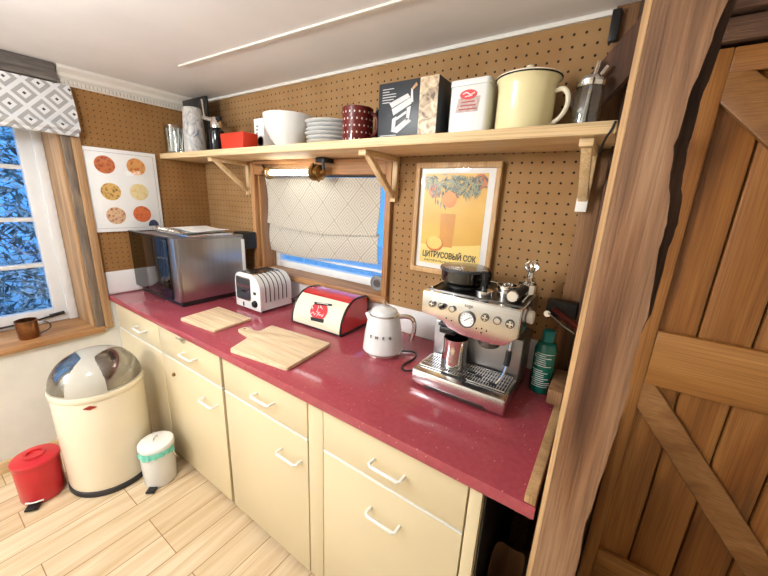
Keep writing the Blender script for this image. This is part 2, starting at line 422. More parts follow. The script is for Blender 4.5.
# ------------------------------------------------------------------ room shell
H = 2.15; XR = 2.514; CT = .9; DY = -.6966
struct(MB().box(-.4, 4.6, -3.4, .2, -.06, 0).build('floor', M['planks']))
struct(MB().box(-.4, 4.6, -3.4, .2, H, H+.06).build('ceiling', M['ceil']))
WX0, WX1, WZ0, WZ1 = .605, 1.612, 1.035, 1.665       # back window opening
b = MB()
b.box(0, WX0, 0, .16, 0, H); b.box(WX1, 2.47, 0, .16, 0, H)
b.box(WX0, WX1, 0, .16, 0, WZ0); b.box(WX0, WX1, 0, .16, WZ1, H)
struct(b.build('wall_back', M['peg']))
b = MB(); b.box(2.47, 2.68, 0, .16, 0, H); b.box(2.68, 3.52, 0, .16, 2.01, H); b.box(3.52, 4.6, 0, .16, 0, H)
struct(b.build('wall_back_timber', M['darkwoodx']))
LY0, LY1, LZ0, LZ1 = -2.2, -.79, .70, 1.98                # left window opening
b = MB()
b.box(-.4, 0, LY1, 0.16, 1.04, H)
struct(b.build('wall_left', M['pegl']))
b = MB()
b.box(-.4, 0, LY1, .16, 0, 1.04); b.box(-.4, 0, -3.4, LY0, 0, H); b.box(-.4, 0, LY0, LY1, 0, LZ0); b.box(-.4, 0, LY0, LY1, LZ1, H)
struct(b.build('wall_left_plaster', M['wall']))
struct(MB().box(4.6, 4.7, -3.4, .2, 0, H).build('wall_right', M['wall']))
struct(MB().box(-.4, 4.6, -3.5, -3.4, 0, H).build('wall_front', M['wall']))
struct(MB().box(2.45, 4.7, .161, .22, 0, H+.05).build('light_leak_slab', M['darkwood']))  # unseen slab added behind the door to stop sky light leaking in
# peg panel seam on the left wall: upper panel stands proud
struct(MB().box(0, .006, -.70, -.002, 1.925, 2.062).build('trim_1', M['pegl']))
# cornice with a dentil row
b = MB()
b.poly_prism([(0, 2.062), (.012, 2.062), (.014, 2.085), (.028, 2.10), (.03, 2.118), (.055, 2.135), (.055, H), (0, H)], -.752, 0, plane='xz') if False else None
prof = [(0, 2.062), (.012, 2.062), (.014, 2.088), (.028, 2.10), (.03, 2.118), (.052, 2.135), (.052, H), (0, H)]
b.poly_prism(prof, -.752, -.001, plane='xz')
for i in range(42): b.box(.012, .024, -.742+i*.0176, -.732+i*.0176, 2.068, 2.086)
struct(b.build('trim_2', M['cornice'], angle=20))
struct(MB().box(.06, 2.44, -.012, -.0005, H-.014, H-.0005).build('trim_3', M['cornice']))      # bead between ceiling and back wall
bm = MB(); bm.poly_prism([(.62, -.432), (2.6, -.352), (2.6, -.338), (.62, -.418)], H-.007, H-.0005, plane='xy')
struct(bm.build('trim_4', M['cornice']))                                                  # ceiling batten
# splashbacks
struct(MB().box(.0, .008, -.692, -.0, CT+.001, 1.042, .002).build('trim_5', M['tile']))
struct(MB().box(.009, 2.40, -.008, -.0, CT+.001, 1.03, .002).build('trim_6', M['tile']))
# skirting on the left wall
struct(MB().box(0, .018, -3.4, -.68, 0, .07, .004).build('baseboard_left', M['shelf']))
# partition closing the dark gap at the counter's right end
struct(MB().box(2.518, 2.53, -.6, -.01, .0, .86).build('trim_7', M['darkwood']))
# timbers between pegboard and door
struct(MB().box(2.432, 2.492, -.03, -.001, CT+.002, H-.001, .003).build('trim_8', M['studwood']))
struct(MB().box(2.494, 2.56, -.085, -.001, CT+.002, H-.001, .006).build('trim_9', M['darkwood']))
R = Matrix.Translation((2.50, -.115, 1.99)) @ Matrix.Rotation(math.radians(38), 4, 'Y')
struct(MB().box(-.045, .045, -.025, .025, -.19, .19, .006, mat=R).build('trim_10', M['darkwood']))
struct(MB().box(2.425, 2.449, -.05, -.014, 2.05, H-.016, .002).build('trim_11', M['black']))
# dark beam over the door with a lower strip
struct(MB().box(2.565, 4.4, -.05, -.001, 2.07, H-.03, .006).build('trim_12', M['darkwoodx']))
struct(MB().box(2.565, 4.4, -.03, -.001, 2.005, 2.062, .004).build('trim_13', M['darkwoodx']))

# ------------------------------------------------------------------ plank door
d = bpy.data.objects.new('door_1', None); C.objects.link(d); d['kind'] = 'structure'
bw = .128; x = 2.706; i = 0
while x < 3.5:
    MB().box(x, min(x+bw-.006, 3.52), .012, .034, .012, 2.0, .005, 2).build('door_board', M['door'], d); x += bw
MB().box(2.684, 3.52, .035, .040, .012, 2.0).build('door_backing', M['door'], d)
MB().box(2.684, 2.728, -.014, .0115, .012, 1.995, .004).build('door_stile', M['door'], d)
MB().box(2.7285, 3.52, -.014, .0115, 1.932, 1.995, .005).build('door_rail', M['doorx'], d)
MB().box(2.7285, 3.52, -.014, .0115, .975, 1.17, .006).build('door_rail', M['doorx'], d)
MB().box(2.7285, 3.52, -.014, .0115, .012, .215, .006).build('door_rail', M['doorx'], d)
def brace(x0, z0, x1, z1, w):
    dx, dz = x1-x0, z1-z0; L = math.hypot(dx, dz); a = math.atan2(dz, dx)
    m = Matrix.Translation(((x0+x1)/2, 0, (z0+z1)/2)) @ Matrix.Rotation(-a, 4, 'Y')
    MB().box(-L/2, L/2, -.011, .0115, -w/2, w/2, .005, mat=m).build('door_brace', wb, d)
wb = wood('pine_door_brace', (srgb(116, 74, 34), srgb(150, 102, 54), srgb(174, 126, 76)), 'x', 8, 6, .4)
brace(2.70, 1.952, 3.46, 1.192, .092)
brace(2.705, .977, 3.36, .165, .09)
# black strap latch is out of sight; door stop moulding on the right
struct(MB().box(3.525, 3.6, -.02, -.001, 0, 2.0, .004).build('trim_14', M['darkwood']))

# ------------------------------------------------------------------ oak post in front
def post():
    edge = [(2.15, 2.672), (1.95, 2.642), (1.858, 2.622), (1.79, 2.610), (1.72, 2.602), (1.655, 2.599), (1.606, 2.604), (1.55, 2.613), (1.50, 2.612), (1.40, 2.620), (1.31, 2.617), (1.23, 2.622), (1.10, 2.617), (.93, 2.609), (.79, 2.613), (.5, 2.615), (.0, 2.62)]
    E = []
    for (z0, x0), (z1, x1) in zip(edge, edge[1:]):
        for k in range(5): E.append((z0+(z1-z0)*k/5, x0+(x1-x0)*k/5+random.uniform(-.0015, .0015)))
    E.append(edge[-1])
    root = thing('timber_post', 'tall rough sawn oak post with a wavy right edge beside the plank door', 'post', (0, 0, 0))
    yf, yb = -.70, -.61
    L = 2.533
    b = MB(); fr = [(z, x) for z, x in E]
    A = [b.bm.verts.new((L, yf, z)) for z, x in fr]; B_ = [b.bm.verts.new((x, yf, z)) for z, x in fr]
    D = [b.bm.verts.new((x-.02, yb, z)) for z, x in fr]; G = [b.bm.verts.new((L, yb, z)) for z, x in fr]
    n = len(fr)
    for k in range(n-1):
        for P, Q in ((A, B_), (B_, D), (D, G), (G, A)): b.bm.faces.new((P[k], P[k+1], Q[k+1], Q[k]))
    b.bm.faces.new((A[0], B_[0], D[0], G[0])); b.bm.faces.new((A[-1], B_[-1], D[-1], G[-1]))
    bmesh.ops.recalc_face_normals(b.bm, faces=b.bm.faces[:])
    b.build('post_body', M['post'], root, 50)
    # left arris, light from the left painted in as a paler tone
    MB().poly_prism([(L-.0005, yf), (L-.0005, yb), (L-.006, yb), (L-.0105, yf+.012)], 0, H, plane='xy').build('post_arris', M['postedge'], root)
    # bark edge on the right, set back
    b = MB(); W = [(x+.003+max(0, .016*math.sin((z-1.33)/.62*PI)) if 1.33 < z < 1.95 else x-.008, z) for z, x in fr]
    A = [b.bm.verts.new((x-.03, yf+.03, z)) for (_, _), (z, x) in zip(W, fr)]; B_ = [b.bm.verts.new((w, yf+.03, z)) for (w, z) in W]
    D = [b.bm.verts.new((w-.012, yb-.005, z)) for (w, z) in W]; G = [b.bm.verts.new((x-.03, yb-.005, z)) for z, x in fr]
    for k in range(n-1):
        for P, Q in ((A, B_), (B_, D), (D, G), (G, A)): b.bm.faces.new((P[k], P[k+1], Q[k+1], Q[k]))
    b.bm.faces.new((A[0], B_[0], D[0], G[0])); b.bm.faces.new((A[-1], B_[-1], D[-1], G[-1]))
    bmesh.ops.recalc_face_normals(b.bm, faces=b.bm.faces[:])
    b.build('bark_edge', M['waney'], root)
post()

# ------------------------------------------------------------------ left window
w = bpy.data.objects.new('window_1', None); C.objects.link(w); w['kind'] = 'structure'
MB().box(-.34, .035, -2.25, -.745, .675, .71, .006).build('window_sill', M['sill'], w)
MB().box(-.30, -.001, -.789, -.775, .711, 1.98).build('window_jamb', M['jamb'], w) if False else None
MB().box(-.30, .004, -.795, -.782, .711, 1.98, .002).build('window_jamb', M['jamb'], w)
MB().box(.0005, .022, -.782, -.742, .711, 2.05, .003).build('window_architrave', M['jambgrey'], w)
MB().box(.0005, .028, -.7415, -.702, .69, 2.05, .003).build('window_architrave', M['jamb'], w)
fx0, fx1 = -.335, -.28
b = MB(); b.box(fx0, fx1, -.90, -.796, .712, 1.97, .004); b.box(fx0, fx1, -1.62, -.90, .712, .795, .004); b.box(fx0, fx1, -1.62, -.90, 1.90, 1.97, .004); b.box(fx0, fx1, -1.70, -1.62, .712, 1.97, .004)
b.build('window_frame', M['whitepaint'], w)
MB().box(-.281, -.262, -.84, -.796, .712, 1.97, .004).build('window_stop', M['whitepaint'], w)
for z in (1.076, 1.347, 1.638): MB().box(-.325, -.285, -1.62, -.90, z-.012, z+.012, .003).build('glazing_bar', M['whitepaint'], w)
MB().box(-.325, -.285, -1.272, -1.25, .795, 1.90, .003).build('glazing_bar', M['whitepaint'], w)
for z0, z1 in ((.795, 1.064), (1.088, 1.335), (1.359, 1.626), (1.65, 1.90)):
    for y0, y1 in ((-1.62, -1.273), (-1.249, -.90)):
        MB().box(-.31, -.306, y0, y1, z0, z1).build('window_pane', M['pane'], w)
# casement stay with its pegs
b = MB(); b.tube([(-.262, -.87, .765), (-.25, -1.0, .748), (-.25, -1.30, .738)], .006); b.tube([(-.262, -.86, .766), (-.262, -.93, .758)], .010)
b.cyl((-.25, -1.17, .712), (-.25, -1.17, .752), .004); b.cyl((-.25, -1.0, .712), (-.25, -1.0, .76), .004)
b.build('casement_stay', M['black'], w)
# beam over the window and the roman blind
tag(MB().box(.001, .05, -2.3, -.757, 2.062, H-.001, .006).build('lintel_beam', M['greybeam']), 'grey weathered beam over the left window against the ceiling', 'beam')
bl = thing('roman_blind', 'grey and white diamond print roman blind pulled up over the left window', 'blind')
def fb(u, v):
    y = -2.2+u*1.485; z = 2.055-v*.20
    return (.052+.012*math.sin(v*PI*.9)+.002*math.sin(u*30), y+.012*v*u, z)
MB().sheet(fb, 40, 10, (-.006, 0, 0)).build('blind_cloth', M['blindgrey'], bl)
def fb2(u, v):
    y = -2.2+u*1.49; z = 1.862-v*.034
    return (.084-.010*(1-math.sin(v*PI)), y, z+.003*math.sin(u*9))
MB().sheet(fb2, 40, 6, (-.008, 0, 0)).build('blind_fold', M['blindgrey'], bl)
def fb3(u, v):
    y = -2.2+u*1.482; z = 1.832-v*.024
    return (.076-.008*(1-math.sin(v*PI)), y, z+.003*math.sin(u*9+1))
MB().sheet(fb3, 40, 6, (-.008, 0, 0)).build('blind_fold', M['blindgrey'], bl)
# copper mug on the sill
j = thing('copper_pot', 'small worn copper pot with a loop handle on the left window sill', 'pot', (-.07, -1.06, .7105))
lathed('pot_body', [(0, 0), (.04, 0), (.044, .006), (.045, .05), (.047, .105), (.044, .106), (.042, .05), (.04, .01), (0, .008)], M['copper'], j)
MB().tube([(.02, .042, .085), (.03, .085, .08), (.03, .09, .04), (.02, .044, .02)], .004, sm=2).build('handle', M['darksteel'], j)
# hedge outside the left window
b = MB(); rr = random.Random(3)
for k in range(13000):
    p = Vector((rr.uniform(-2.3, -1.1), rr.uniform(-2.3, 1.3), rr.uniform(-.05, 2.6)))
    dv = Vector((rr.gauss(0, .5), rr.gauss(0, 1), rr.gauss(0, .8))).normalized()*rr.uniform(.03, .11)
    wv = dv.cross(Vector((1, rr.uniform(-1, 1), .3))).normalized()*rr.uniform(.003, .016)
    v = [b.bm.verts.new(p-dv), b.bm.verts.new(p+wv), b.bm.verts.new(p+dv), b.bm.verts.new(p-wv+Vector((.006, 0, 0)))]
    b.bm.faces.new(v)
lm, nt, bs = new_mat('frosty_hedge_leaves'); v = coords(nt, rnd=False)
n = N(nt, 'ShaderNodeTexNoise'); n.inputs['Scale'].default_value = 14; n.inputs['Detail'].default_value = 3; nt.links.new(v, n.inputs['Vector'])
nt.links.new(ramp(nt, n.outputs['Fac'], [(.36, (.03, .05, .05)), (.5, (.2, .28, .3)), (.6, (.92, .95, .95))]), bs.inputs['Base Color']); bs.inputs['Roughness'].default_value = .5
hd = b.build('hedge', lm); hd['kind'] = 'stuff'; hd['label'] = 'tangled frosty hedge outside the left window'; hd['category'] = 'hedge'
g = MB().box(-9, -.42, -8, 8, -.1, -.06).build('ground', plain('snowy_ground', (.5, .55, .6), .8, var=.3)); struct(g)

# ------------------------------------------------------------------ back window
w = bpy.data.objects.new('window_2', None); C.objects.link(w); w['kind'] = 'structure'
MB().box(.565, .604, -.028, .0, 1.07, 1.742, .003).build('window_architrave', M['winwood'], w)
MB().box(1.613, 1.646, -.028, .0, 1.07, 1.742, .003).build('window_architrave', M['winwood'], w)
MB().box(.605, 1.612, -.026, .0, 1.667, 1.742, .003).build('window_head', M['winwoodx'], w)
MB().box(.56, 1.648, -.032, .150, 1.03, 1.068, .004).build('window_sill', M['winwoodx'], w)
MB().box(.606, .622, .001, .155, 1.069, 1.664, .002).build('window_jamb', M['winwood'], w)
MB().box(1.595, 1.611, .001, .155, 1.069, 1.664, .002).build('window_jamb', M['winwood'], w)
b = MB(); b.box(.623, .66, .105, .15, 1.069, 1.66, .003); b.box(1.558, 1.594, .105, .15, 1.069, 1.66, .003); b.box(.661, 1.557, .105, .15, 1.069, 1.115, .003); b.box(.661, 1.557, .105, .15, 1.62, 1.66, .003)
b.build('window_frame', M['whitepaint'], w)
MB().box(.661, 1.557, .115, .14, 1.152, 1.166, .002).build('glazing_bar', M['whitepaint'], w)
MB().box(.661, 1.557, .128, .132, 1.115, 1.62).build('window_pane', M['pane'], w)
bl = thing('roman_blind', 'cream roman blind with fine grey diamond lines, half lowered over the back window', 'blind')
def f1(u, v): return (.645+.90*u-.012*v*(u-.3), .03+.012*math.sin(v*PI)+.003*math.sin(u*14+v*3), 1.655-v*(.285+.03*math.sin(u*PI)+.0*u))
MB().sheet(f1, 30, 16, (0, -.004, 0)).build('blind_cloth', M['blindcream'], bl)
def f2(u, v): return (.655+.885*u, .048-.012*math.sin(v*PI)+.002*math.sin(u*11), 1.375-.018*math.sin(u*PI)-v*(.185-.03*u+.008*math.sin(u*7)))
MB().sheet(f2, 30, 10, (0, -.004, 0)).build('blind_fold', M['blindcream'], bl)
# round grey lid on the sill
o = thing('round_tin', 'round grey tin standing on edge on the back window sill', 'tin', (1.54, .062, 1.0685))
MB().lathe_to([(0, 0), (.038, 0), (.043, .004), (.043, .024), (.038, .026), (.036, .022), (0, .022)], (0, .0, .0432), (0, -.04, .0432), 32).build('tin_body', M['grey'], o)
MB().cyl((0, -.0222, .0432), (0, -.0245, .0432), .022).build('tin_badge', M['darksteel'], o)

# tube lamp under the shelf in front of the window head
l = thing('tube_lamp', 'lit glass tube lamp with brass ends below the shelf, over the cream blind', 'lamp')
yl, zl = -.085, 1.672
MB().box(.66, 1.205, -.07, -.029, 1.722, 1.743, .002).build('mounting_batten', M['winwoodx'], l)
MB().cyl((.84, yl, zl), (1.19, yl, zl), .034, seg=28).build('glass_tube', M['glass'], l)
MB().cyl((.85, yl, zl), (1.185, yl, zl), .016, seg=20).build('bulb', M['tube'], l)
b = MB()
b.lathe_to([(0, 0), (.03, 0), (.041, .008), (.041, .03), (.03, .034), (.03, .045), (.038, .05), (.038, .06), (.016, .07), (.016, .085), (0, .085)], (1.188, yl, zl), (1.3, yl, zl))
for a in range(4): b.box(-.006, .006, -.006, .006, -.03, .006, .002, mat=Matrix.Translation((1.212, yl, zl)) @ Matrix.Rotation(a*PI/2+.5, 4, 'X') @ Matrix.Translation((0, 0, .044)))
b.build('end_fitting', M['brass'], l)
b = MB(); b.lathe_to([(0, 0), (.024, 0), (.036, .006), (.036, .014), (.018, .02), (.014, .06), (.008, .07), (0, .07)], (.842, yl, zl), (.7, yl, zl))
b.build('end_fitting', M['brass'], l)
b = MB(); b.box(1.225, 1.285, -.10, -.03, 1.72, 1.743, .002); b.tube([(1.265, yl, 1.72), (1.268, yl, zl+.02), (1.266, yl, zl)], .007); b.build('bracket', M['black'], l)
MB().tube([(.785, yl, zl), (.74, -.045, 1.70), (.70, -.04, 1.735)], .006).build('bracket', M['black'], l)

# ------------------------------------------------------------------ shelf
SZ = 1.777
s = thing('wall_shelf', 'long pale pine shelf on three wooden brackets along the pegboard', 'shelf')
MB().box(.001, 2.505, -.30, -.0135, 1.7445, SZ, .003).build('shelf_board', M['shelf'], s)
for bx in (.53, 1.655, 2.44):
    br = MB(); br.box(bx-.018, bx+.018, -.265, -.03, 1.722, 1.744, .002); br.build('bracket_arm', M['shelf'], s)
    zb = 1.545
    MB().box(bx-.018, bx+.018, -.030 if bx > 2 else -.022, -.001 if bx < 2.4 else -.031+.03-.0005, zb, 1.744, .002).build('bracket_upright', M['shelfz'], s) if bx < 2.4 else MB().box(bx-.018, bx+.018, -.052, -.031, zb, 1.744, .002).build('bracket_upright', M['shelfz'], s)
    dd = Vector((0, .20, -.165)); L = dd.length; a = math.atan2(.165, .20)
    m = Matrix.Translation((bx, -.132, 1.652)) @ Matrix.Rotation(-a, 4, 'X')
    MB().box(-.014, .014, -L/2, L/2, -.011, .011, .002, mat=m).build('bracket_strut', M['shelfz'], s)
    y0 = -.0535 if bx > 2 else -.024
    MB().box(bx-.017, bx+.017, y0-.004, y0, zb-.002, zb+.042, .001).build('bracket_cap', M['white' if bx > 2.4 else 'shelfz'], s)
MB().tube([(2.50, -.302, 1.774), (2.495, -.303, 1.752), (2.485, -.302, 1.735), (2.474, -.25, 1.70)], .003, 8, 1).build('cord', M['black'], s)

# --- things on the shelf, left to right
def glass_jar(name, label, cat, x, y, r, h):
    o = thing(name, label, cat, (x, y, SZ+.0005))
    lathed('jar_body', [(0, 0), (r*.95, 0), (r, .006), (r, h*.8), (r*1.02, h), (r*.97, h), (r*.95, h*.8), (r*.95, .012), (0, .01)], M['glass'], o)
    b = MB()
    for k in range(14):
        a = 2*PI*k/14; b.tube([(r*.72*math.cos(a), r*.72*math.sin(a), .012), (r*.78*math.cos(a+.2), r*.78*math.sin(a+.2), h*.9)], .0055, 6)
    return o, b
o, b = glass_jar('glass_jar', 'wide clear glass jar filled with pale sticks at the shelf left end', 'jar', .115, -.23, .072, .165)
b.build('jar_contents', M['chrome'], o)
m = Matrix.Translation((.20, -.140, SZ+.0005))
o = MB().box(-.142, .142, -.010, .010, 0, .34, .008, 3, mat=m).build('black_tray', M['black']); tag(o, 'black flat tray standing upright in the corner at the shelf left end', 'tray')
def marble():
    m, nt, bs = new_mat('blue_grey_marbled_glaze'); v = coords(nt, (8, 8, 5)); n = N(nt, 'ShaderNodeTexNoise'); n.inputs['Scale'].default_value = 2.2; n.inputs['Detail'].default_value = 8; n.inputs['Distortion'].default_value = 2.4
    nt.links.new(v, n.inputs['Vector']); nt.links.new(ramp(nt, n.outputs['Fac'], [(.33, srgb(92, 104, 124)), (.45, srgb(168, 168, 168)), (.6, srgb(206, 200, 190))]), bs.inputs['Base Color']); bs.inputs['Roughness'].default_value = .35; return m
o = thing('marbled_vase', 'tall tapered vase with blue grey marbling next to the glass jar of sticks', 'vase', (.335, -.235, SZ+.0005))
lathed('vase_body', [(0, 0), (.059, 0), (.062, .008), (.056, .16), (.050, .248), (.046, .25), (.046, .24), (.05, .16), (.055, .02), (0, .015)], marble(), o)
o = thing('soda_siphon', 'dark bottle with a chrome spout head between the marbled vase and red tub', 'siphon', (.52, -.2, SZ+.0005))
lathed('bottle', [(0, 0), (.04, 0), (.042, .006), (.042, .115), (.03, .13), (.022, .135), (0, .135)], M['blackgloss'], o)
lathed('collar', [(0, .134), (.03, .134), (.032, .15), (.024, .175), (.02, .19), (0, .192)], M['chrome'], o)
b = MB(); b.tube([(0, 0, .178), (-.06, -.01, .185), (-.10, -.015, .198), (-.115, -.015, .198)], .012, 10, 1); b.build('spout', M['chrome'], o)
b = MB(); b.box(-.01, .05, -.012, .012, .17, .192, .005); b.build('lever', M['black'], o)
MB().tube([(-.098, -.012, .206), (-.104, -.012, .25), (-.112, -.012, .295)], .005, 8).build('rod', M['chrome'], o)
o = MB().poly_prism([(.66, SZ+.0005), (.855, SZ+.0005), (.865, SZ+.083), (.858, SZ+.086), (.657, SZ+.086), (.65, SZ+.083)], -.26, -.17, 'xz', .003).build('plastic_tub', M['redplastic']); tag(o, 'low orange red plastic tub on the shelf between siphon and white box', 'tub')
o = thing('carton', 'narrow white carton with a grey ring drawing beside the white bowl', 'carton', (.805, -.075, SZ+.0005))
MB().box(-.042, .042, -.045, .045, 0, .178, .002).build('carton_body', M['paper'], o)
MB().lathe_to([(.02, 0), (.026, 0), (.026, .0008), (.02, .0008), (.02, 0)], (.012, -.0454, .06), (.012, -.06, .06)).build('printed_ring', M['grey'], o)
b = MB(); [b.box(-.026+.002*k, -.014+.004*k, -.0458, -.0452, .08+.018*k, .088+.018*k) for k in range(4)]; b.build('print', M['grey'], o)
o = thing('bowl', 'large white porcelain bowl on the shelf left of the plate stack', 'bowl', (1.10, -.155, SZ+.0005))
lathed('bowl_body', [(0, 0), (.06, 0), (.062, .008), (.095, .045), (.122, .10), (.127, .155), (.122, .156), (.115, .10), (.088, .05), (.055, .015), (0, .012)], M['porcelain'], o)
pl = None; zs = 0
names = ['bottom plate of the white stack on the shelf, flat on the board', 'second white plate from the bottom of the shelf stack', 'third white plate from the bottom of the shelf stack', 'middle white plate, fourth from the bottom of the shelf stack', 'second white plate from the top of the shelf stack', 'topmost white plate of the stack beside the dark red mug']
for k in range(6):
    if pl is None:
        pl = lathed('plate', [(0, 0), (.06, 0), (.062, .004), (.09, .008), (.118, .017), (.12, .019), (.117, .020), (.088, .011), (.06, .006), (0, .006)], M['porcelain'], None, 40); o = pl
    else: o = pl.copy(); C.objects.link(o)
    o.location = (1.385+.003*math.sin(k*2.1), -.15+.003*math.cos(k*1.7), SZ+.0005+k*.0167); tag(o, names[k], 'plate', 'white plates stacked on the shelf')
def spots():
    m, nt, bs = new_mat('oxblood_with_white_dots'); tc = N(nt, 'ShaderNodeTexCoord'); sp = N(nt, 'ShaderNodeSeparateXYZ'); nt.links.new(tc.outputs['Object'], sp.inputs[0])
    a = math_n(nt, 'ARCTAN2', sp.outputs['Y'], sp.outputs['X'])
    u = math_n(nt, 'MULTIPLY', a, 20/(2*PI)); vv = math_n(nt, 'DIVIDE', sp.outputs['Z'], .026)
    sh = math_n(nt, 'MULTIPLY', math_n(nt, 'FRACT', math_n(nt, 'MULTIPLY', math_n(nt, 'FLOOR', vv), .5)), 1)
    du = math_n(nt, 'SUBTRACT', math_n(nt, 'FRACT', math_n(nt, 'ADD', u, sh)), .5); dv = math_n(nt, 'SUBTRACT', math_n(nt, 'FRACT', vv), .5)
    dist = math_n(nt, 'SQRT', math_n(nt, 'ADD', math_n(nt, 'MULTIPLY', du, du), math_n(nt, 'MULTIPLY', dv, dv)))
    mx = N(nt, 'ShaderNodeMix', data_type='RGBA'); nt.links.new(math_n(nt, 'LESS_THAN', dist, .15), mx.inputs['Factor'])
    mx.inputs['A'].default_value = rgba(srgb(98, 30, 26)); mx.inputs['B'].default_value = rgba(srgb(226, 206, 196))
    nt.links.new(mx.outputs['Result'], bs.inputs['Base Color']); bs.inputs['Roughness'].default_value = .12; return m
o = thing('mug', 'big dark red pot with white polka dots on the shelf left of the black box', 'mug', (1.565, -.185, SZ+.0005))
lathed('mug_body', [(0, 0), (.060, 0), (.065, .006), (.066, .138), (.063, .14), (.06, .13), (.059, .015), (0, .012)], spots(), o)
MB().tube([(.061, .01, .03), (.085, .02, .04), (.09, .022, .08), (.082, .02, .11), (.061, .01, .118)], .008, 10, 2).build('handle', M['darkred'], o)
o = thing('black_pot', 'shiny black lidded pot squeezed between polka dot pot and black box', 'pot', (1.625, -.062, SZ+.0005))
lathed('pot_body', [(0, 0), (.044, 0), (.048, .006), (.048, .135), (.045, .137), (0, .137)], M['blackgloss'], o)
MB().lathe([(0, .1375), (.049, .1375), (.046, .15), (.02, .16), (.01, .164), (0, .17)]).build('lid', M['blackgloss'], o)
# black pasta machine box with a photo side
o = thing('pasta_machine_box', 'black cardboard box printed with a silver pasta machine on the shelf', 'box', (1.715, -.245, SZ+.0005), 0)
MB().box(0, .25, 0, .2, 0, .195, .002).build('box_body', M['cardblack'], o)
def flour():
    m, nt, bs = new_mat('printed_pasta_photo'); v = coords(nt); n = N(nt, 'ShaderNodeTexNoise'); n.inputs['Scale'].default_value = 26; n.inputs['Detail'].default_value = 6; n.inputs['Distortion'].default_value = 1
    nt.links.new(v, n.inputs['Vector']); nt.links.new(ramp(nt, n.outputs['Fac'], [(.34, srgb(96, 74, 52)), (.46, srgb(186, 160, 124)), (.62, srgb(226, 206, 174))]), bs.inputs['Base Color']); bs.inputs['Roughness'].default_value = .4; return m
MB().box(.178, .2495, -.0012, 0.002, .001, .1945).build('printed_photo', flour(), o)
prt = plain('printed_silver', srgb(206, 206, 206), .4, var=.1)
b = MB()
b.poly_prism([(.05, .125), (.128, .15), (.14, .137), (.062, .108)], -.0012, .001); b.poly_prism([(.062, .104), (.14, .135), (.146, .115), (.07, .082)], -.0012, .001)
b.poly_prism([(.066, .07), (.084, .078), (.08, .04), (.064, .032)], -.0012, .001); b.poly_prism([(.128, .102), (.144, .108), (.14, .066), (.126, .06)], -.0012, .001)
b.poly_prism([(.06, .028), (.09, .02), (.15, .058), (.13, .07)], -.0012, .001); b.poly_prism([(.084, .074), (.126, .094), (.125, .084), (.084, .064)], -.0012, .001)
b.poly_prism([(.142, .118), (.153, .12), (.148, .165), (.142, .165)], -.0012, .001)
b.build('printed_machine', prt, o)
MB().poly_prism([(.142, .163), (.15, .16), (.168, .172), (.162, .182)], -.0014, .001).build('printed_knob', M['frame'], o)
for k, wd in enumerate((.05, .03, .06, .06, .05, .035)): MB().box(.018, .018+wd, -.0012, .001, .172-.009*k, .1745-.009*k).build('printed_line', prt, o)
MB().box(.012, .085, -.0012, .001, .012, .015).build('printed_line', prt, o)
# white tin
o = thing('tin_canister', 'tall white tin canister with a red crest on the shelf beside the cream jug', 'tin', (2.065, -.17, SZ+.0005))
MB().poly_prism(rrect(-.068, .068, -.05, .05, .014), 0, .155, 'xy').build('tin_body', M['porcelain'], o)
MB().poly_prism(rrect(-.07, .07, -.052, .052, .015), .1555, .175, 'xy', .003).build('lid', M['porcelain'], o)
MB().poly_prism([(.0+.03*math.cos(t*PI/10), .127+.015*math.sin(t*PI/10)) for t in range(20)], -.0512, -.0495).build('crest', plain('crest_red', srgb(206, 40, 40), .4), o)
b = MB(); b.poly_prism([(-.042, .074), (.036, .074), (.042, .12), (-.034, .118)], -.0506, -.0495); b.build('label_panel', plain('taupe_label', srgb(190, 166, 158), .5, var=.25, scale=120), o)
b = MB(); b.tube([(-.02, -.0515, .129), (-.006, -.0515, .135), (.006, -.0515, .125), (.022, -.0515, .131)], .0018, 6, 2); b.tube([(-.012, -.0515, .121), (.014, -.0515, .123)], .0014, 6); b.build('crest_script', M['paper'], o)
b = MB()
for k in range(3): b.box(-.03+.004*k, .032-.004*k, -.0513, -.0505, .081+.011*k, .085+.011*k)
b.build('label_print', plain('label_red_print', srgb(170, 70, 64), .5), o)
# cream enamel jug
o = thing('enamel_jug', 'large cream enamel lidded jug with a side handle on the shelf', 'jug', (2.238, -.165, SZ+.0005))
lathed('jug_body', [(0, 0), (.083, 0), (.086, .005), (.087, .13), (.091, .15), (.097, .157), (.094, .161), (.086, .15), (.082, .13), (.081, .012), (0, .01)], plain('pale_yellow_enamel', srgb(240, 228, 178), .2, var=.02, coat=.4), o)
MB().tube([(.084, -.01, .118), (.108, -.012, .124), (.124, -.014, .105), (.126, -.014, .07), (.11, -.012, .04), (.084, -.01, .025)], .007, 10, 2).build('handle', M['creamshade'], o)
lathed('lid', [(0, .1615), (.099, .1615), (.099, .165), (.085, .171), (.02, .176), (0, .177)], M['creamshade'], o)
lathed('rim', [(.0945, .158), (.0995, .158), (.1005, .1612), (.0945, .1612), (.0945, .158)], M['blackgloss'], o)
lathed('lid_knob', [(0, .177), (.008, .177), (.012, .185), (.012, .200), (.006, .204), (0, .204)], M['creamshade'], o)
# sugar pourer
o = thing('sugar_pourer', 'glass sugar pourer with a chrome tube top at the right end of the shelf', 'dispenser', (2.415, -.16, SZ+.0005))
lathed('glass_body', [(0, 0), (.04, 0), (.042, .005), (.04, .1), (.035, .118), (.033, .118), (.036, .1), (.038, .01), (0, .008)], M['glass'], o)
lathed('cap', [(0, .1185), (.037, .1185), (.039, .122), (.039, .136), (.03, .146), (.012, .150), (0, .150)], M['chrome'], o)
MB().tube([(-.006, 0, .02), (0, 0, .12), (.01, 0, .185)], .006, 10).build('pouring_tube', M['chrome'], o)
MB().tube([(.018, 0, .145), (.03, 0, .165), (.034, 0, .17)], .006, 8).build('flap', M['chrome'], o)

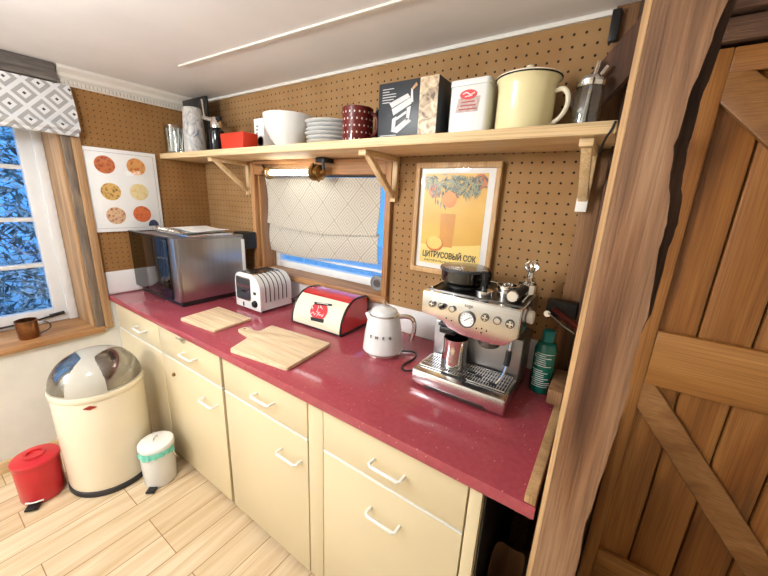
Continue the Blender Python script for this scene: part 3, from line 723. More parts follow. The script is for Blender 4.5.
# ------------------------------------------------------------------ posters
o = thing('pizza_poster', 'white poster with six round pizza pictures hanging on the left wall', 'poster', (.007, -.525, 1.53))
MB().box(.0, .014, -.19, .19, -.242, .238, .002).build('poster_board', M['paper'], o)
b = MB()
for z0, z1, y0, y1 in ((.216, .2175, -.172, .172), (-.2215, -.22, -.172, .172), (-.22, .216, -.1735, -.172), (-.22, .216, .172, .1735)): b.box(.0142, .0147, y0, y1, z0, z1)
b.build('border_line', M['grey'], o)
pz = [(-.085, .147, (206, 120, 70), (160, 40, 40)), (.074, .149, (222, 160, 90), (190, 90, 40)), (-.075, -.005, (226, 186, 110), (120, 70, 30)), (.072, -.002, (236, 216, 160), (220, 190, 120)), (-.068, -.146, (226, 190, 150), (170, 80, 60)), (.072, -.138, (222, 110, 44), (180, 50, 24))]
for k, (y, z, c1, c2) in enumerate(pz):
    mm = pizza('pizza_print', srgb(*c1), srgb(*c2), k, 55+6*k)
    q = MB().lathe_to([(0, 0), (.05, 0), (.05, .0012), (0, .0012)], (.0141, y, z), (.05, y, z), 30).build('pizza_picture', mm, o)
MB().box(.0139, .0148, -.02, .02, -.001, .002).build('caption_line', M['grey'], o) if False else None
MB().poly_prism([(y, z) for y, z in [(.1+.03*math.cos(t*PI/12)+.03, -.215+.04*math.sin(t*PI/12)) for t in range(13)]], .0141, .0152, 'yz').build('printed_badge', plain('navy_print', srgb(60, 70, 100), .5), o)
MB().box(.0165, .0175, -.1905, .1905, -.2425, .2385).build('cover_glass', M['picglass'], o)

o = thing('juice_poster', 'oak framed yellow poster of oranges with dark lettering on the pegboard', 'picture', (1.963, -.002, 1.475))
b = MB()
for x0, x1, z0, z1 in ((-.187, .187, .218, .24), (-.187, .187, -.24, -.218), (-.187, -.167, -.2179, .2179), (.167, .187, -.2179, .2179)): b.box(x0, x1, -.026, -.001, z0, z1, .002)
b.build('picture_frame', M['frame'], o)
MB().box(-.1665, .1665, -.010, -.003, -.2175, .2175).build('mount', M['mount'], o)
def yel():
    m, nt, bs = new_mat('yellow_poster_print'); tc = N(nt, 'ShaderNodeTexCoord'); sp = N(nt, 'ShaderNodeSeparateXYZ'); nt.links.new(tc.outputs['Object'], sp.inputs[0])
    v = coords(nt, (3, 3, 6)); n = N(nt, 'ShaderNodeTexNoise'); n.inputs['Scale'].default_value = 1.5; nt.links.new(v, n.inputs['Vector'])
    nt.links.new(ramp(nt, n.outputs['Fac'], [(.3, srgb(214, 160, 30)), (.7, srgb(226, 180, 54))]), bs.inputs['Base Color']); bs.inputs['Roughness'].default_value = .5; return m
MB().box(-.146, .136, -.0112, -.0102, -.195, .197).build('poster_print', yel(), o)
MB().poly_prism([(-.146, -.195), (.136, -.195), (.136, -.09), (.03, -.105), (-.05, -.118), (-.146, -.11)], -.0118, -.0113).build('printed_table', plain('pale_yellow_print', srgb(240, 208, 112), .5), o)
leaf = [plain('leaf_print_dark', srgb(44, 54, 36), .5), plain('leaf_print_mid', srgb(78, 86, 54), .5), plain('leaf_print_light', srgb(140, 140, 96), .5)]
rl = random.Random(8)
for gi in range(3):
    b = MB()
    for k in range(60):
        x = rl.uniform(-.135, .12); t = (x+.146)/.28; z = .190-rl.random()**1.4*(.065+.045*math.exp(-((x+.06)/.045)**2)); a = rl.gauss(-1.2 if k % 2 else -2.1, .6); Lf = rl.uniform(.028, .052); wf = rl.uniform(.0028, .005)
        dx, dz = math.cos(a)*Lf, math.sin(a)*Lf; nx, nz = -math.sin(a)*wf, math.cos(a)*wf
        pts = [(x, z), (x+dx*.5+nx, z+dz*.5+nz), (x+dx, z+dz), (x+dx*.5-nx, z+dz*.5-nz)]
        pts = [(min(max(px_, -.145), .135), min(pz_, .196)) for px_, pz_ in pts]
        y = -.0136-.0002*gi-.00004*(k % 4)
        try: b.poly_prism(pts, y, y+.0002)
        except Exception: pass
    b.build('printed_leaves', leaf[gi], o)
org = plain('orange_print', srgb(222, 132, 16), .5, var=.12, scale=30); org2 = plain('dark_orange_print', srgb(204, 104, 14), .5, var=.1)  # second ink is a deeper orange for the rear fruit and slice rind
def disc(x, z, r, y, mat, nm, sx=1, n=24): MB().poly_prism([(x+sx*r*math.cos(2*PI*t/n), z+r*math.sin(2*PI*t/n)) for t in range(n)], y, y+.0004).build(nm, mat, o)
disc(-.022, .09, .034, -.0146, org, 'printed_orange'); disc(-.093, .124, .03, -.0124, org2, 'printed_orange'); disc(.105, .165, .03, -.0122, org2, 'printed_orange')
MB().poly_prism([(-.052, -.115), (.008, -.115), (.014, .03), (-.058, .03)], -.0124, -.0119).build('printed_glass', plain('juice_print', srgb(204, 138, 26), .5, var=.12), o)
disc(-.075, -.105, .034, -.0128, org2, 'printed_slice', 1.25); disc(-.077, -.1, .029, -.0133, plain('slice_print', srgb(244, 200, 96), .5), 'printed_slice', 1.25)
text_obj('poster_title', 'ЦИТРУСОВЫЙ СОК', .036, M['ink'], o, (-.005, -.0128, -.155), width=.255, bold=.0009)
text_obj('poster_subtitle', 'НАТУРАЛЬНЫЙ', .012, M['ink'], o, (-.055, -.0128, -.183), width=.13)
MB().box(-.1665, .1665, -.0165, -.0155, -.2175, .2175).build('cover_glass', M['picglass'], o)

# ------------------------------------------------------------------ base cabinets and worktop
o = MB().poly_prism([(.0085, DY), (XR, DY), (XR, -.0085), (.0085, -.0085)], CT-.036, CT, 'xy', .004, 2).build('worktop', M['quartz'])
tag(o, 'glossy red speckled worktop running along the whole counter', 'worktop')
FY = -.6716
def handle(x, z, parent):
    w_ = .056
    MB().tube([(x-w_, FY-.001, z), (x-w_, FY-.028, z+.001), (x-w_+.008, FY-.034, z), (x+w_-.008, FY-.034, z), (x+w_, FY-.028, z+.001), (x+w_, FY-.001, z)], .0052, 10).build('handle', M['white'], parent)
def cabinet(x0, x1, label, hx_d, hx_r, fill=0, door_h=True):
    c = thing('base_cabinet', label, 'cabinet', (0, 0, 0), group='cream base cabinets')
    b = MB(); b.box(x0+.001, x1+fill-.001, FY+.02, -.012, .04, CT-.0375); b.box(x0+.001, x1+fill-.001, FY+.05, -.012, .0, .04)
    b.build('carcass', M['cream'], c)
    if fill: MB().box(x1+.002, x1+fill-.002, FY+.002, FY+.019, .03, CT-.0375, .001).build('filler_strip', M['cream'], c)
    dr = MB().box(x0+.003, x1-.003, FY, FY+.019, .686, CT-.041, .0025).build('drawer', M['cream'], c)
    MB().box(x0+.003, x1-.003, FY-.0015, FY+.019, .677, .6835, .001).build('edge_trim', M['white'], c)  # white strip painting in the highlight line below the drawer
    dd = MB().box(x0+.003, x1-.003, FY, FY+.019, .03, .674, .0025).build('door', M['cream'], c)
    if hx_r is not None: handle(hx_r, .765, dr)
    if hx_d is not None: handle(hx_d, .57, dd)
    return c
c0 = cabinet(.03, .60, 'far left cream base cabinet behind the dome lid bin', None, .385)
c1 = cabinet(.60, 1.195, 'cream base cabinet standing behind the small white pedal bin', 1.083, .93)
c2 = cabinet(1.212, 1.755, 'cream base cabinet directly below the paddle cutting board', 1.66, 1.515, .075)
c3 = cabinet(1.83, 2.357, 'right hand cream base cabinet below the kettle and espresso machine', 2.105, 2.11, .037)
MB().box(.001, .029, FY+.002, -.012, 0, CT-.0375).build('side_panel', M['wall'], c0)
MB().lathe_to([(0, 0), (.009, 0), (.011, .008), (.006, .013), (0, .014)], (.73, FY-.0005, .592), (.73, FY-.1, .592), 16).build('knob', M['brass'], c1)
b = MB(); b.box(.858, .90, FY-.012, FY-.0005, .822, .842, .003); b.tube([(.865, FY-.012, .838), (.865, FY-.03, .852), (.893, FY-.03, .852), (.893, FY-.012, .838)], .003, 8); b.build('safety_catch', M['clearplastic'], c1)
MB().box(2.3945, 2.400, FY+.02, -.012, 0, CT-.0375).build('end_panel', M['blackgloss'] if False else M['black'], c3)  # black sheet put in to paint the deep shade on the cabinet's right side
# upstand on the worktop's right end
o = tag(MB().box(2.488, 2.512, -.694, -.10, CT+.0005, CT+.022, .002).build('edging_strip', M['postedge']), 'narrow raw wood strip lying along the right end of the red worktop', 'strip')
o = tag(MB().box(2.462, 2.506, -.27, -.09, CT+.0225, CT+.075, .004).build('timber_block', M['studwood']), 'short dark brown timber block on the wood strip behind the espresso machine', 'block')
# things in the dark gap
o = thing('paper_bag', 'crumpled brown paper bag standing in the dark gap right of the cabinets', 'bag', (2.457, -.5, .0005))
b = MB(); rb = random.Random(2)
def bag(u, v):
    a = 2*PI*u; r = 1+.05*math.sin(5*a+v*6)*v
    return (.048*r*math.cos(a), .11*r*math.sin(a), .43*v+.03*math.sin(3*a)*v)
b.sheet(bag, 32, 10, (.0006, .0006, 0)); b.build('bag_body', M['brownpaper'], o)

# ------------------------------------------------------------------ oven on the worktop
o = thing('countertop_oven', 'steel countertop oven with a smoked glass door in the left corner', 'oven', (.02, -.54, CT+.0005))
W_, D_, Z0, Z1 = .575, .42, .03, .395
MB().box(.03, W_-.012, .015, D_-.01, 0, Z0, .006).build('base', M['black'], o)
b = MB(); b.box(.13, W_, .02, D_, Z1-.012, Z1, .003); b.box(W_-.012, W_, .02, D_, Z0+.001, Z1-.0125, .003); b.box(.13, .142, .02, D_, Z0+.001, Z1-.0125, .003); b.box(.1425, W_-.0125, .02, D_, Z0+.001, Z0+.012, .002); b.box(.1425, W_-.0125, D_-.012, D_, Z0+.0125, Z1-.0125)
b.build('housing', M['steelz'], o)
MB().box(W_-.075, W_-.001, .0, .0195, Z0+.002, Z1-.002, .003).build('front_stile', M['steelz'], o)
b = MB(); b.box(.1430, W_-.0130, .03, D_-.0125, Z0+.0125, Z0+.016); b.box(.1430, .147, .03, D_-.0125, Z0+.017, Z1-.013); b.box(W_-.0165, W_-.013, .03, D_-.0125, Z0+.017, Z1-.013); b.box(.1475, W_-.017, D_-.0165, D_-.0125, Z0+.017, Z1-.013)
b.build('cavity_lining', M['darksteel'], o)
b = MB(); [b.tube([(.15, .05+.03*k, .2), (W_-.02, .05+.03*k, .2)], .002, 6) for k in range(11)]; b.tube([(.15, .05, .2), (.15, .37, .2)], .003, 6); b.tube([(W_-.02, .05, .2), (W_-.02, .37, .2)], .003, 6); b.build('oven_rack', M['chrome'], o)
dr = MB().box(.005, W_-.078, -.006, .012, Z0+.01, Z1-.012, .003).build('glass_door', M['smoke'], o)
b = MB(); b.box(.003, W_-.078, -.008, .016, Z1-.0115, Z1-.001, .002); b.build('door_rail', M['blackgloss'], dr)
MB().box(.20, W_-.14, -.007, .0125, Z0+.02, Z1-.013, .002).build('door_panel', M['blackgloss'], dr)
MB().box(.05, .30, -.035, -.02, Z1-.035, Z1-.022, .004).build('door_handle', M['black'], dr) if False else None
MB().box(W_-.11, W_+.012, D_+.002, D_+.085, .30, .405, .004).build('rear_housing', M['black'], o)
MB().box(W_+.0005, W_+.006, D_-.02, D_+.001, Z0+.03, Z1-.03, .002).build('rear_trim', M['white'], o)
# racks and trays on the oven
t = thing('baking_tray', 'silver baking tray lying on top of the countertop oven', 'tray', (.40, -.33, CT+.3965))
b = MB(); b.box(-.19, .19, -.13, .13, 0, .004, .001); b.box(-.195, -.187, -.135, .135, .002, .014, .002); b.box(.187, .195, -.135, .135, .002, .014, .002); b.box(-.195, .195, -.137, -.13, .002, .014, .002); b.box(-.195, .195, .13, .137, .002, .014, .002)
b.build('tray_body', M['steel'], t)
t = thing('wire_rack', 'chrome wire rack on top of the tray on the oven', 'rack', (.37, -.33, CT+.4112))
b = MB(); b.tube([(-.18, -.14, .006), (.16, -.14, .006), (.16, .12, .006), (-.18, .12, .006), (-.18, -.14, .006)], .004, 8)
for k in range(15): b.tube([(-.165+k*.0225, -.14, .006), (-.165+k*.0225, .12, .006)], .002, 6)
b.build('wire_grid', M['chrome'], t)
b = MB(); b.tube([(-.12, -.14, .006), (-.11, -.15, .022), (.02, -.15, .022), (.03, -.14, .006)], .004, 8); b.build('handle', M['chrome'], t)
o = MB().sheet(lambda u, v: (.30+.27*u, -.42+.22*v, CT+.4265+.003*math.sin(u*5+v*2)), 16, 10, (0, 0, .0012)).build('paper_sheet', M['paper']); tag(o, 'white paper sheet curling over the wire rack on the oven', 'paper')

# ------------------------------------------------------------------ cutting boards
a0 = [(.745, -.405), (1.045, -.400), (1.06, -.612), (.778, -.634)]
def rounded(pts, r, n=5):
    out = []; k = len(pts)
    for i in range(k):
        p0, p, p1 = Vector(pts[i-1]), Vector(pts[i]), Vector(pts[(i+1) % k])
        ra = min(r, .45*(p0-p).length, .45*(p1-p).length); a = p+(p0-p).normalized()*ra; c = p+(p1-p).normalized()*ra
        for t in range(n+1):
            s_ = t/n; out.append(tuple((1-s_)**2*a+2*s_*(1-s_)*p+s_*s_*c))
    return out
o = MB().poly_prism(rounded(a0, .012), CT+.0005, CT+.015, 'xy', .003).build('cutting_board', M['board']); tag(o, 'rectangular pale wood cutting board in front of the steel oven', 'cutting board')
pts = [(1.298, -.682), (1.612, -.638), (1.582, -.365), (1.208, -.398), (1.228, -.478), (1.21, -.492), (1.135, -.488), (1.128, -.536), (1.222, -.548), (1.25, -.56)]
o = MB().poly_prism(rounded(pts, .016), CT+.0005, CT+.017, 'xy', .003).build('paddle_board', M['board']); MB().cyl((1.153, -.512, CT+.0168), (1.153, -.512, CT+.0176), .006, seg=14).build('hanging_hole', M['ink'], o); tag(o, 'pale wood paddle cutting board with a handle in front of the bread bin', 'cutting board')

# ------------------------------------------------------------------ toaster
o = thing('toaster', 'white four slot toaster with ribbed rounded side beside the oven', 'toaster', (.775, -.312, CT+.0005))
def tprof(x0, x1, z0, z1, rl_, rr_, n=10):
    P = [(x0, z0), (x1, z0)]
    for k in range(n+1):
        t = k/n*PI/2; P.append((x1-rr_+rr_*math.cos(t), z1-rr_+rr_*math.sin(t)))
    for k in range(n+1):
        t = PI/2+k/n*PI/2; P.append((x0+rl_+rl_*math.cos(t), z1-rl_+rl_*math.sin(t)))
    return P
MB().poly_prism(tprof(.004, .226, .015, .212, .05, .085), .012, .222, 'xz').build('body', M['porcelain'], o)
b = MB(); b.poly_prism(tprof(.0, .230, .012, .216, .052, .088), .0, .0115, 'xz', .003); b.build('end_plate', M['porcelain'], o)
MB().poly_prism(rrect(.014, .148, .058, .192, .012), -.002, .0, 'xz').build('window_panel', M['chrome'], o)
MB().poly_prism(rrect(.02, .142, .064, .186, .01), -.0035, -.0021, 'xz').build('window_glass', M['lidgrey'], o)
b = MB(); b.box(.024, .138, -.0055, -.0037, .135, .150); b.box(.07, .138, -.0055, -.0037, .11, .118); b.build('inner_guard', M['chrome'], o)
for k in range(6):
    y = .04+.029*k; b = MB()
    P = []
    for t in range(13):
        an = -.25+1.75*t/12; an = an
        if t < 3: P.append((.2275, y, .06+.025*t+.0))
        else:
            th = (t-3)/9*PI/2; P.append((.226-.085+.0865*math.cos(th), y, .127+.0865*math.sin(th)))
    b.tube(P, .0022, 8); b.build('vent_slit', M['ink'], o)
for k in range(4): MB().box(.03+.03*k, .046+.03*k, .02, .20, .2085, .2135, .001).build('bread_slot', M['black'], o)
MB().box(.020, .152, .016, .206, .205, .2128, .001).build('top_plate', M['chrome'], o)
MB().lathe_to([(0, 0), (.02, 0), (.02, .008), (.016, .014), (0, .015)], (.185, -.0005, .052), (.185, -.1, .052)).build('timer_knob', M['black'], o)
MB().box(.172, .196, -.002, -.0002, .105, .12, .0005).build('switch', M['black'], o)
b = MB(); b.box(.075, .079, -.006, .0, .02, .045, .001); b.build('lever', M['black'], o)
for fx in (.03, .2):
    for fy in (.03, .19): MB().cyl((fx, fy, 0), (fx, fy, .016), .01, .012, 12).build('foot', M['rubber'], o)
MB().tube([(.22, .215, .04), (.25, .25, .05), (.30, .255, .115), (.36, .25, .12), (.41, .24, .05), (.43, .235, .01)], .0035, 8, 3).build('power_cord', M['black'], o)

# ------------------------------------------------------------------ bread bin
o = thing('bread_bin', 'cream and red roll top bread bin with a red round crest', 'bread bin', (1.218, -.275, CT+.0005), math.radians(2))
Wb = .335
def bpro(s_=1.0, ins=0.):
    P = [(0+ins, .006+ins)]
    for k in range(13):
        t = k/12*PI/2; P.append((.135-(.135-ins)*math.cos(t)*1.0, .012+(.155-ins)*math.sin(t)))
    P += [(.20, .164-ins), (.222-ins, .15-ins), (.228-ins, .006+ins)]
    return P
MB().poly_prism(bpro(1, .004), .008, Wb-.008, 'yz').build('bin_body', M['redlid'], o)
for x0, x1 in ((0, .0075), (Wb-.0075, Wb)):
    MB().poly_prism(bpro(1, .007), x0, x1, 'yz').build('end_panel', M['redlid'], o)
def arc_strip(t0, t1, x0, x1, off, th, mat, nm, n=12):
    b = MB()
    def f(u, v):
        t = t0+(t1-t0)*v; r = off
        return (x0+(x1-x0)*u, .135-(.135+r)*math.cos(t), .012+(.155+r)*math.sin(t))
    b.sheet(f, 2, n, (0, .0008, -.0015)); return b.build(nm, mat, o)
arc_strip(0.0, 1.1, .01, Wb-.01, .0015, .002, plain('cream_front', srgb(240, 230, 204), .3, var=.02), 'roll_lid')
arc_strip(1.14, 1.57, .01, Wb-.01, .0015, .002, M['redlid'], 'top_panel', 6)
for x in (.0035, Wb-.0035):
    P = bpro(1, -.001); MB().tube([(x, y, z) for y, z in P+[P[0]]], .004, 8).build('edge_trim', M['black'], o)
MB().box(.006, Wb-.006, -.002, .006, .003, .010, .001).build('bottom_trim', M['black'], o)
# crest on the curved lid
def on_lid(u, t, off=.003): return Vector((u, .135-(.135+off)*math.cos(t), .012+(.155+off)*math.sin(t)))
def lid_patch(poly, off, mat, nm):
    b = MB(); A = [b.bm.verts.new(on_lid(u, t, off)) for u, t in poly]; B_ = [b.bm.verts.new(on_lid(u, t, off+.0008)) for u, t in poly]
    n = len(poly); cA = b.bm.verts.new(on_lid(sum(p[0] for p in poly)/n, sum(p[1] for p in poly)/n, off)); cB = b.bm.verts.new(on_lid(sum(p[0] for p in poly)/n, sum(p[1] for p in poly)/n, off+.0008))
    for i in range(n):
        k = (i+1) % n; b.bm.faces.new((A[i], A[k], B_[k], B_[i])); b.bm.faces.new((cB, B_[i], B_[k])); b.bm.faces.new((cA, A[k], A[i]))
    bmesh.ops.recalc_face_normals(b.bm, faces=b.bm.faces[:]); return b.build(nm, mat, o)
cu, ct = .175, .56
lid_patch([(cu+.056*math.cos(2*PI*k/24), ct+.30*math.sin(2*PI*k/24)) for k in range(24)], .0022, plain('crest_red_print', srgb(206, 50, 52), .35, var=.08), 'crest')
lid_patch([(cu-.052, ct+.26), (cu+.062, ct+.34), (cu+.066, ct+.27), (cu-.04, ct+.17)], .0032, M['black'], 'crest_banner')
lid_patch([(cu-.042, ct-.26), (cu+.048, ct-.22), (cu+.046, ct-.34), (cu-.036, ct-.37)], .0032, M['black'], 'crest_banner')
b = MB()
for pth in ([(-.06, -.02), (-.045, .06), (-.035, -.02), (-.05, .1)], [(-.012, .16), (-.006, .02), (-.012, -.06), (.012, -.04)], [(.0, .12), (.012, .13), (.02, .08)], [(-.04, -.16), (-.03, -.06), (-.02, -.18), (-.012, -.1)], [(-.002, -.18), (.004, -.06), (.014, -.16), (.02, -.08), (.032, -.18), (.036, -.06)], [(-.03, .24), (.0, .275), (.04, .29)]):
    b.tube([on_lid(cu+u, ct+t, .0042) for u, t in pth], .0016, 6, 2)
b.build('crest_script', M['paper'], o)
b = MB(); b.tube([on_lid(cu-.10, ct-.36, .003), on_lid(cu, ct-.44, .003), on_lid(cu+.075, ct-.44, .003)], .0008, 6, 2); b.build('crest_scroll', plain('faint_print', srgb(190, 170, 130), .5), o)

# ------------------------------------------------------------------ kettle
o = thing('kettle', 'white retro kettle with chrome base and handle on the worktop', 'kettle', (1.80, -.268, CT+.0005))
lathed('base_plate', [(0, 0), (.078, 0), (.08, .004), (.08, .012), (.074, .018), (0, .018)], M['chrome'], o)
lathed('body', [(0, .0185), (.082, .0185), (.087, .024), (.086, .04), (.080, .10), (.069, .16), (.061, .178), (0, .178)], M['porcelain'], o, 40)
lathed('rim', [(.045, .1785), (.063, .1785), (.065, .182), (.062, .185), (.045, .185), (.045, .1785)], M['chrome'], o)
ld = lathed('lid', [(0, .1785), (.0445, .1785), (.0605, .1855), (.054, .200), (.03, .213), (.0, .216)], M['porcelain'], o)
lathed('lid_knob', [(0, .2155), (.008, .2155), (.008, .22), (.013, .225), (.013, .232), (.006, .236), (0, .236)], M['chrome'], ld)
MB().tube([(.052, .03, .172), (.085, .05, .176), (.112, .062, .165), (.118, .064, .12), (.11, .06, .075), (.108, .06, .062)], .0095, 10, 2).build('handle', M['chrome'], o)
MB().poly_prism([(-.055, .10), (-.092, .166), (-.085, .172), (-.05, .17)], -.016, .016, 'xz', .004).build('spout', M['porcelain'], o)
for k, ch in enumerate('SMEG'):
    a = math.radians(-66+(-30+20*k)); r = .0805
    text_obj('letter', ch, .017, M['darksteel'], o, (r*math.cos(a), r*math.sin(a), .1), (PI/2-.13, 0, a+PI/2), bold=.0006, depth=.0012)
MB().tube([(.07, .05, .01), (.12, .09, .006), (.15, .03, .006), (.13, -.06, .006), (.17, -.10, .006), (.205, -.03, .006), (.21, .16, .006)], .0035, 8, 3).build('power_cord', M['black'], o)

# ------------------------------------------------------------------ espresso machine
o = thing('espresso_machine', 'steel espresso machine with round pressure dial and grinder on the worktop', 'coffee machine', (2.03, -.41, CT+.0005))
Wm = .335
MB().box(.0, Wm, -.012, .155, .010, .068, .008).build('drip_tray', M['steel'], o)
MB().poly_prism([(.05, .0105), (.285, .0105), (.27, .022), (.065, .022)], -.0135, -.0122, 'xz').build('tray_recess', M['darksteel'], o)
MB().box(.004, Wm-.004, .156, .30, .006, .0215).build('base', M['black'], o)
b = MB(); b.box(.012, Wm-.012, .028, .15, .0685, .0705)
b.build('tray_well', M['black'], o)
b = MB()
for k in range(34):
    x = .016+k*.0091
    b.poly_prism([(x, .03), (x+.0045, .03), (x+.0045-.0, .148), (x, .148)], .0707, .0735, 'xy')
for y in (.03, .055, .08, .105, .13, .145): b.box(.014, Wm-.014, y-.002, y+.002, .0712, .0738)
b.build('drip_grate', M['steel'], o)
for x, y in ((.19, .085), (.22, .075), (.275, .055)): MB().poly_prism(rrect(x-.013, x+.013, y-.006, y+.006, .005), .0739, .0748, 'xy').build('grate_opening', M['black'], o)
MB().box(.10, .19, .022, .027, .0690, .0745).build('grate_slot', M['black'], o)
for fx in (.025, Wm-.025):
    for fy in (.02, .28): MB().cyl((fx, fy, 0), (fx, fy, .0095 if fy < .1 else .0055), .014, .014, 14).build('foot', M['rubber'], o)
MB().box(.002, Wm-.002, .156, .31, .022, .21, .006).build('column', M['steelz'], o)
head = [(0, .352), (Wm, .352), (Wm, .262), (.325, .252), (.30, .228), (.262, .222), (.215, .224), (.155, .226), (.105, .240), (.08, .262), (.05, .268), (.0, .272)]
MB().poly_prism([(x, z) for x, z in head], .036, .31, 'xz', .004).build('head', M['steel'], o)
MB().poly_prism([(x*.985+.0025, z*.98+.0045) for x, z in head], .0305, .0355, 'xz', .002).build('control_panel', M['steel'], o)
MB().poly_prism([(.006, .3525), (Wm-.006, .3525), (Wm-.006, .357), (.006, .357)], .06, .30, 'xz', .001).build('cup_warmer', M['darksteel'], o)
b = MB(); b.tube([(.02, .065, .362), (.02, .295, .362), (Wm-.015, .295, .362), (Wm-.015, .1, .362)], .004, 8); b.build('cup_rail', M['chrome'], o)
def btn(x, z, r, kind):
    y = .030
    rg = MB().lathe_to([(r*.86, 0), (r, 0), (r, .006), (r*.86, .006), (r*.86, 0)], (x, y, z), (x, y-.1, z), 24).build('button_ring', M['darksteel'], o)
    MB().lathe_to([(0, 0), (r*.84, 0), (r*.84, .004), (r*.75, .006), (0, .0065)], (x, y, z), (x, y-.1, z), 24).build('button', M['chrome'], o)
    b = MB()
    if kind == 'knob': b.lathe_to([(0, 0), (r*.55, 0), (r*.5, .012), (0, .013)], (x+.003, y-.006, z), (x+.003, y-.1, z), 16); b.build('dial_knob', M['blackgloss'], o)
    elif kind == 'quad':
        for sx_ in (-1, 1):
            for sz_ in (-1, 1): b.box(x+sx_*r*.38-.002, x+sx_*r*.38+.002, y-.0072, y-.006, z+sz_*r*.38-.002, z+sz_*r*.38+.002)
        b.build('button_mark', M['black'], o)
for x, z, r, kd in ((.042, .312, .0115, 'quad'), (.079, .311, .0125, 'knob'), (.117, .310, .0115, ''), (.229, .306, .0125, 'quad'), (.268, .305, .0125, ''), (.307, .304, .0135, 'quad')): btn(x, z, r, kd)
x, z, r = .171, .286, .0285
MB().lathe_to([(r*.86, 0), (r, 0), (r, .007), (r*.86, .008), (r*.86, 0)], (x, .030, z), (x, -.1, z), 32).build('gauge_ring', M['darksteel'], o)
MB().lathe_to([(0, 0), (r*.85, 0), (r*.85, .004), (0, .004)], (x, .030, z), (x, -.1, z), 32).build('gauge_face', M['paper'], o)
b = MB(); b.tube([(x-.008, .0248, z-.006), (x+.012, .0248, z+.010)], .0011, 6)
for k in range(9):
    a = math.radians(210-30*k); b.box(-.0006, .0006, -.0005, .0005, .016, .021, mat=Matrix.Translation((x, .0255, z)) @ Matrix.Rotation(PI/2-a, 4, 'Y'))
b.build('gauge_needle', M['black'], o)
b = MB()
for xx, zz in ((.098, .272), (.118, .268), (.205, .262), (.222, .266), (.238, .262), (.222, .252)): b.lathe_to([(0, 0), (.0026, 0), (.0026, .001), (0, .001)], (xx, .0303, zz), (xx, -.1, zz), 10)
b.build('indicator_light', M['black'], o)
# grinder hopper, outlet cradle, group head, steam wand, hot water spout
hx, hy = .092, .175
lathed('hopper_collar', [(0, .3572), (.062, .3572), (.062, .366), (0, .366)], M['black'], o, c=(hx, hy, 0))
hp = lathed('hopper', [(.055, .3665), (.066, .37), (.081, .38), (.083, .418), (.080, .418), (.078, .382), (.056, .372), (.055, .3665)], M['hopper'], o, c=(hx, hy, 0))
lathed('hopper_lid', [(0, .4185), (.088, .4185), (.089, .424), (.086, .430), (.03, .434), (0, .434)], M['lidgrey'], o, c=(hx, hy, 0))
lathed('beans', [(0, .3672), (.05, .3672), (.075, .384), (.077, .402), (0, .408)], plain('coffee_beans', (.02, .01, .006), .4, var=.5, scale=90, bmp=.8), hp, c=(hx, hy, 0))
b = MB(); b.box(.055, .13, .065, .155, .225, .2375, .004); b.box(.062, .122, .06, .15, .200, .226, .006); b.build('grinder_outlet', M['black'], o)
lathed('group_head', [(0, .19), (.03, .19), (.036, .196), (.036, .21), (.042, .214), (.042, .222), (0, .222)], M['darksteel'], o, c=(.235, .09, 0))
sw = MB().tube([(.305, .09, .235), (.306, .08, .20), (.306, .075, .16), (.302, .06, .11), (.285, .05, .082)], .0042, 10, 2).build('steam_wand', M['chrome'], o)
MB().tube([(.306, .079, .195), (.3065, .075, .165), (.305, .07, .145)], .0095, 12, 1).build('wand_grip', M['black'], sw)
MB().lathe_to([(0, 0), (.012, 0), (.020, .004), (.022, .018), (.018, .022), (0, .022)], (Wm+.0005, .115, .312), (Wm+.1, .115, .312)).build('steam_knob', M['white'], o)
text_obj('panel_mark', 'sage', .017, M['darksteel'], o, (.172, .0298, .332), depth=.0004)
MB().tube([(.01, .31, .06), (-.03, .335, .03), (-.012, .345, .006), (.03, .36, .006), (.10, .36, .006)], .0035, 8, 3).build('power_cord', M['black'], o)
# milk jug on the grate
k = thing('milk_jug', 'polished steel milk jug on the drip tray of the espresso machine', 'jug', (2.148, -.318, CT+.0748))
lathed('jug_body', [(0, 0), (.043, 0), (.046, .004), (.046, .03), (.041, .075), (.044, .112), (.042, .112), (.039, .075), (.044, .03), (.044, .008), (0, .006)], M['chrome'], k)
MB().tube([(-.03, .03, .095), (-.05, .05, .095), (-.055, .055, .06), (-.048, .05, .03), (-.033, .034, .03)], .004, 8, 2).build('handle', M['chrome'], k)
# tools on the cup warmer
k = thing('coffee_tamper', 'black handled coffee tamper beside the hopper on the espresso machine', 'tamper', (2.222, -.30, CT+.3577))
lathed('tamper_base', [(0, 0), (.029, 0), (.03, .004), (.029, .016), (.014, .022), (0, .022)], M['chrome'], k)
lathed('tamper_handle', [(0, .0222), (.013, .0222), (.014, .03), (.017, .055), (.018, .075), (.012, .082), (0, .083)], M['blackgloss'], k)
fb_ = None
for z, lb in ((0, 'lower steel filter basket in the pair on top of the espresso machine'), (.0205, 'upper steel filter basket stacked on another on the espresso machine')):
    if fb_ is None: fb_ = lathed('filter_basket', [(0, 0), (.03, 0), (.031, .003), (.032, .018), (.037, .018), (.037, .0202), (.03, .0202), (.029, .004), (0, .003)], M['chrome']); k = fb_
    else: k = fb_.copy(); C.objects.link(k)
    k.location = (2.288, -.27, CT+.3577+z); tag(k, lb, 'filter basket', 'filter baskets on the espresso machine')
k = thing('portafilter', 'black handled portafilter lying on top of the espresso machine, end cap forward', 'portafilter', (2.335, -.252, CT+.3635))
MB().cyl((-.008, -.10, .021), (.0, .02, .022), .016, .014, 18).build('grip', M['rubber'], k)
MB().lathe_to([(0, 0), (.018, 0), (.0185, .004), (.016, .008), (0, .008)], (-.0085, -.10, .021), (-.015, -.2, .021)).build('end_cap', M['chrome'], k)
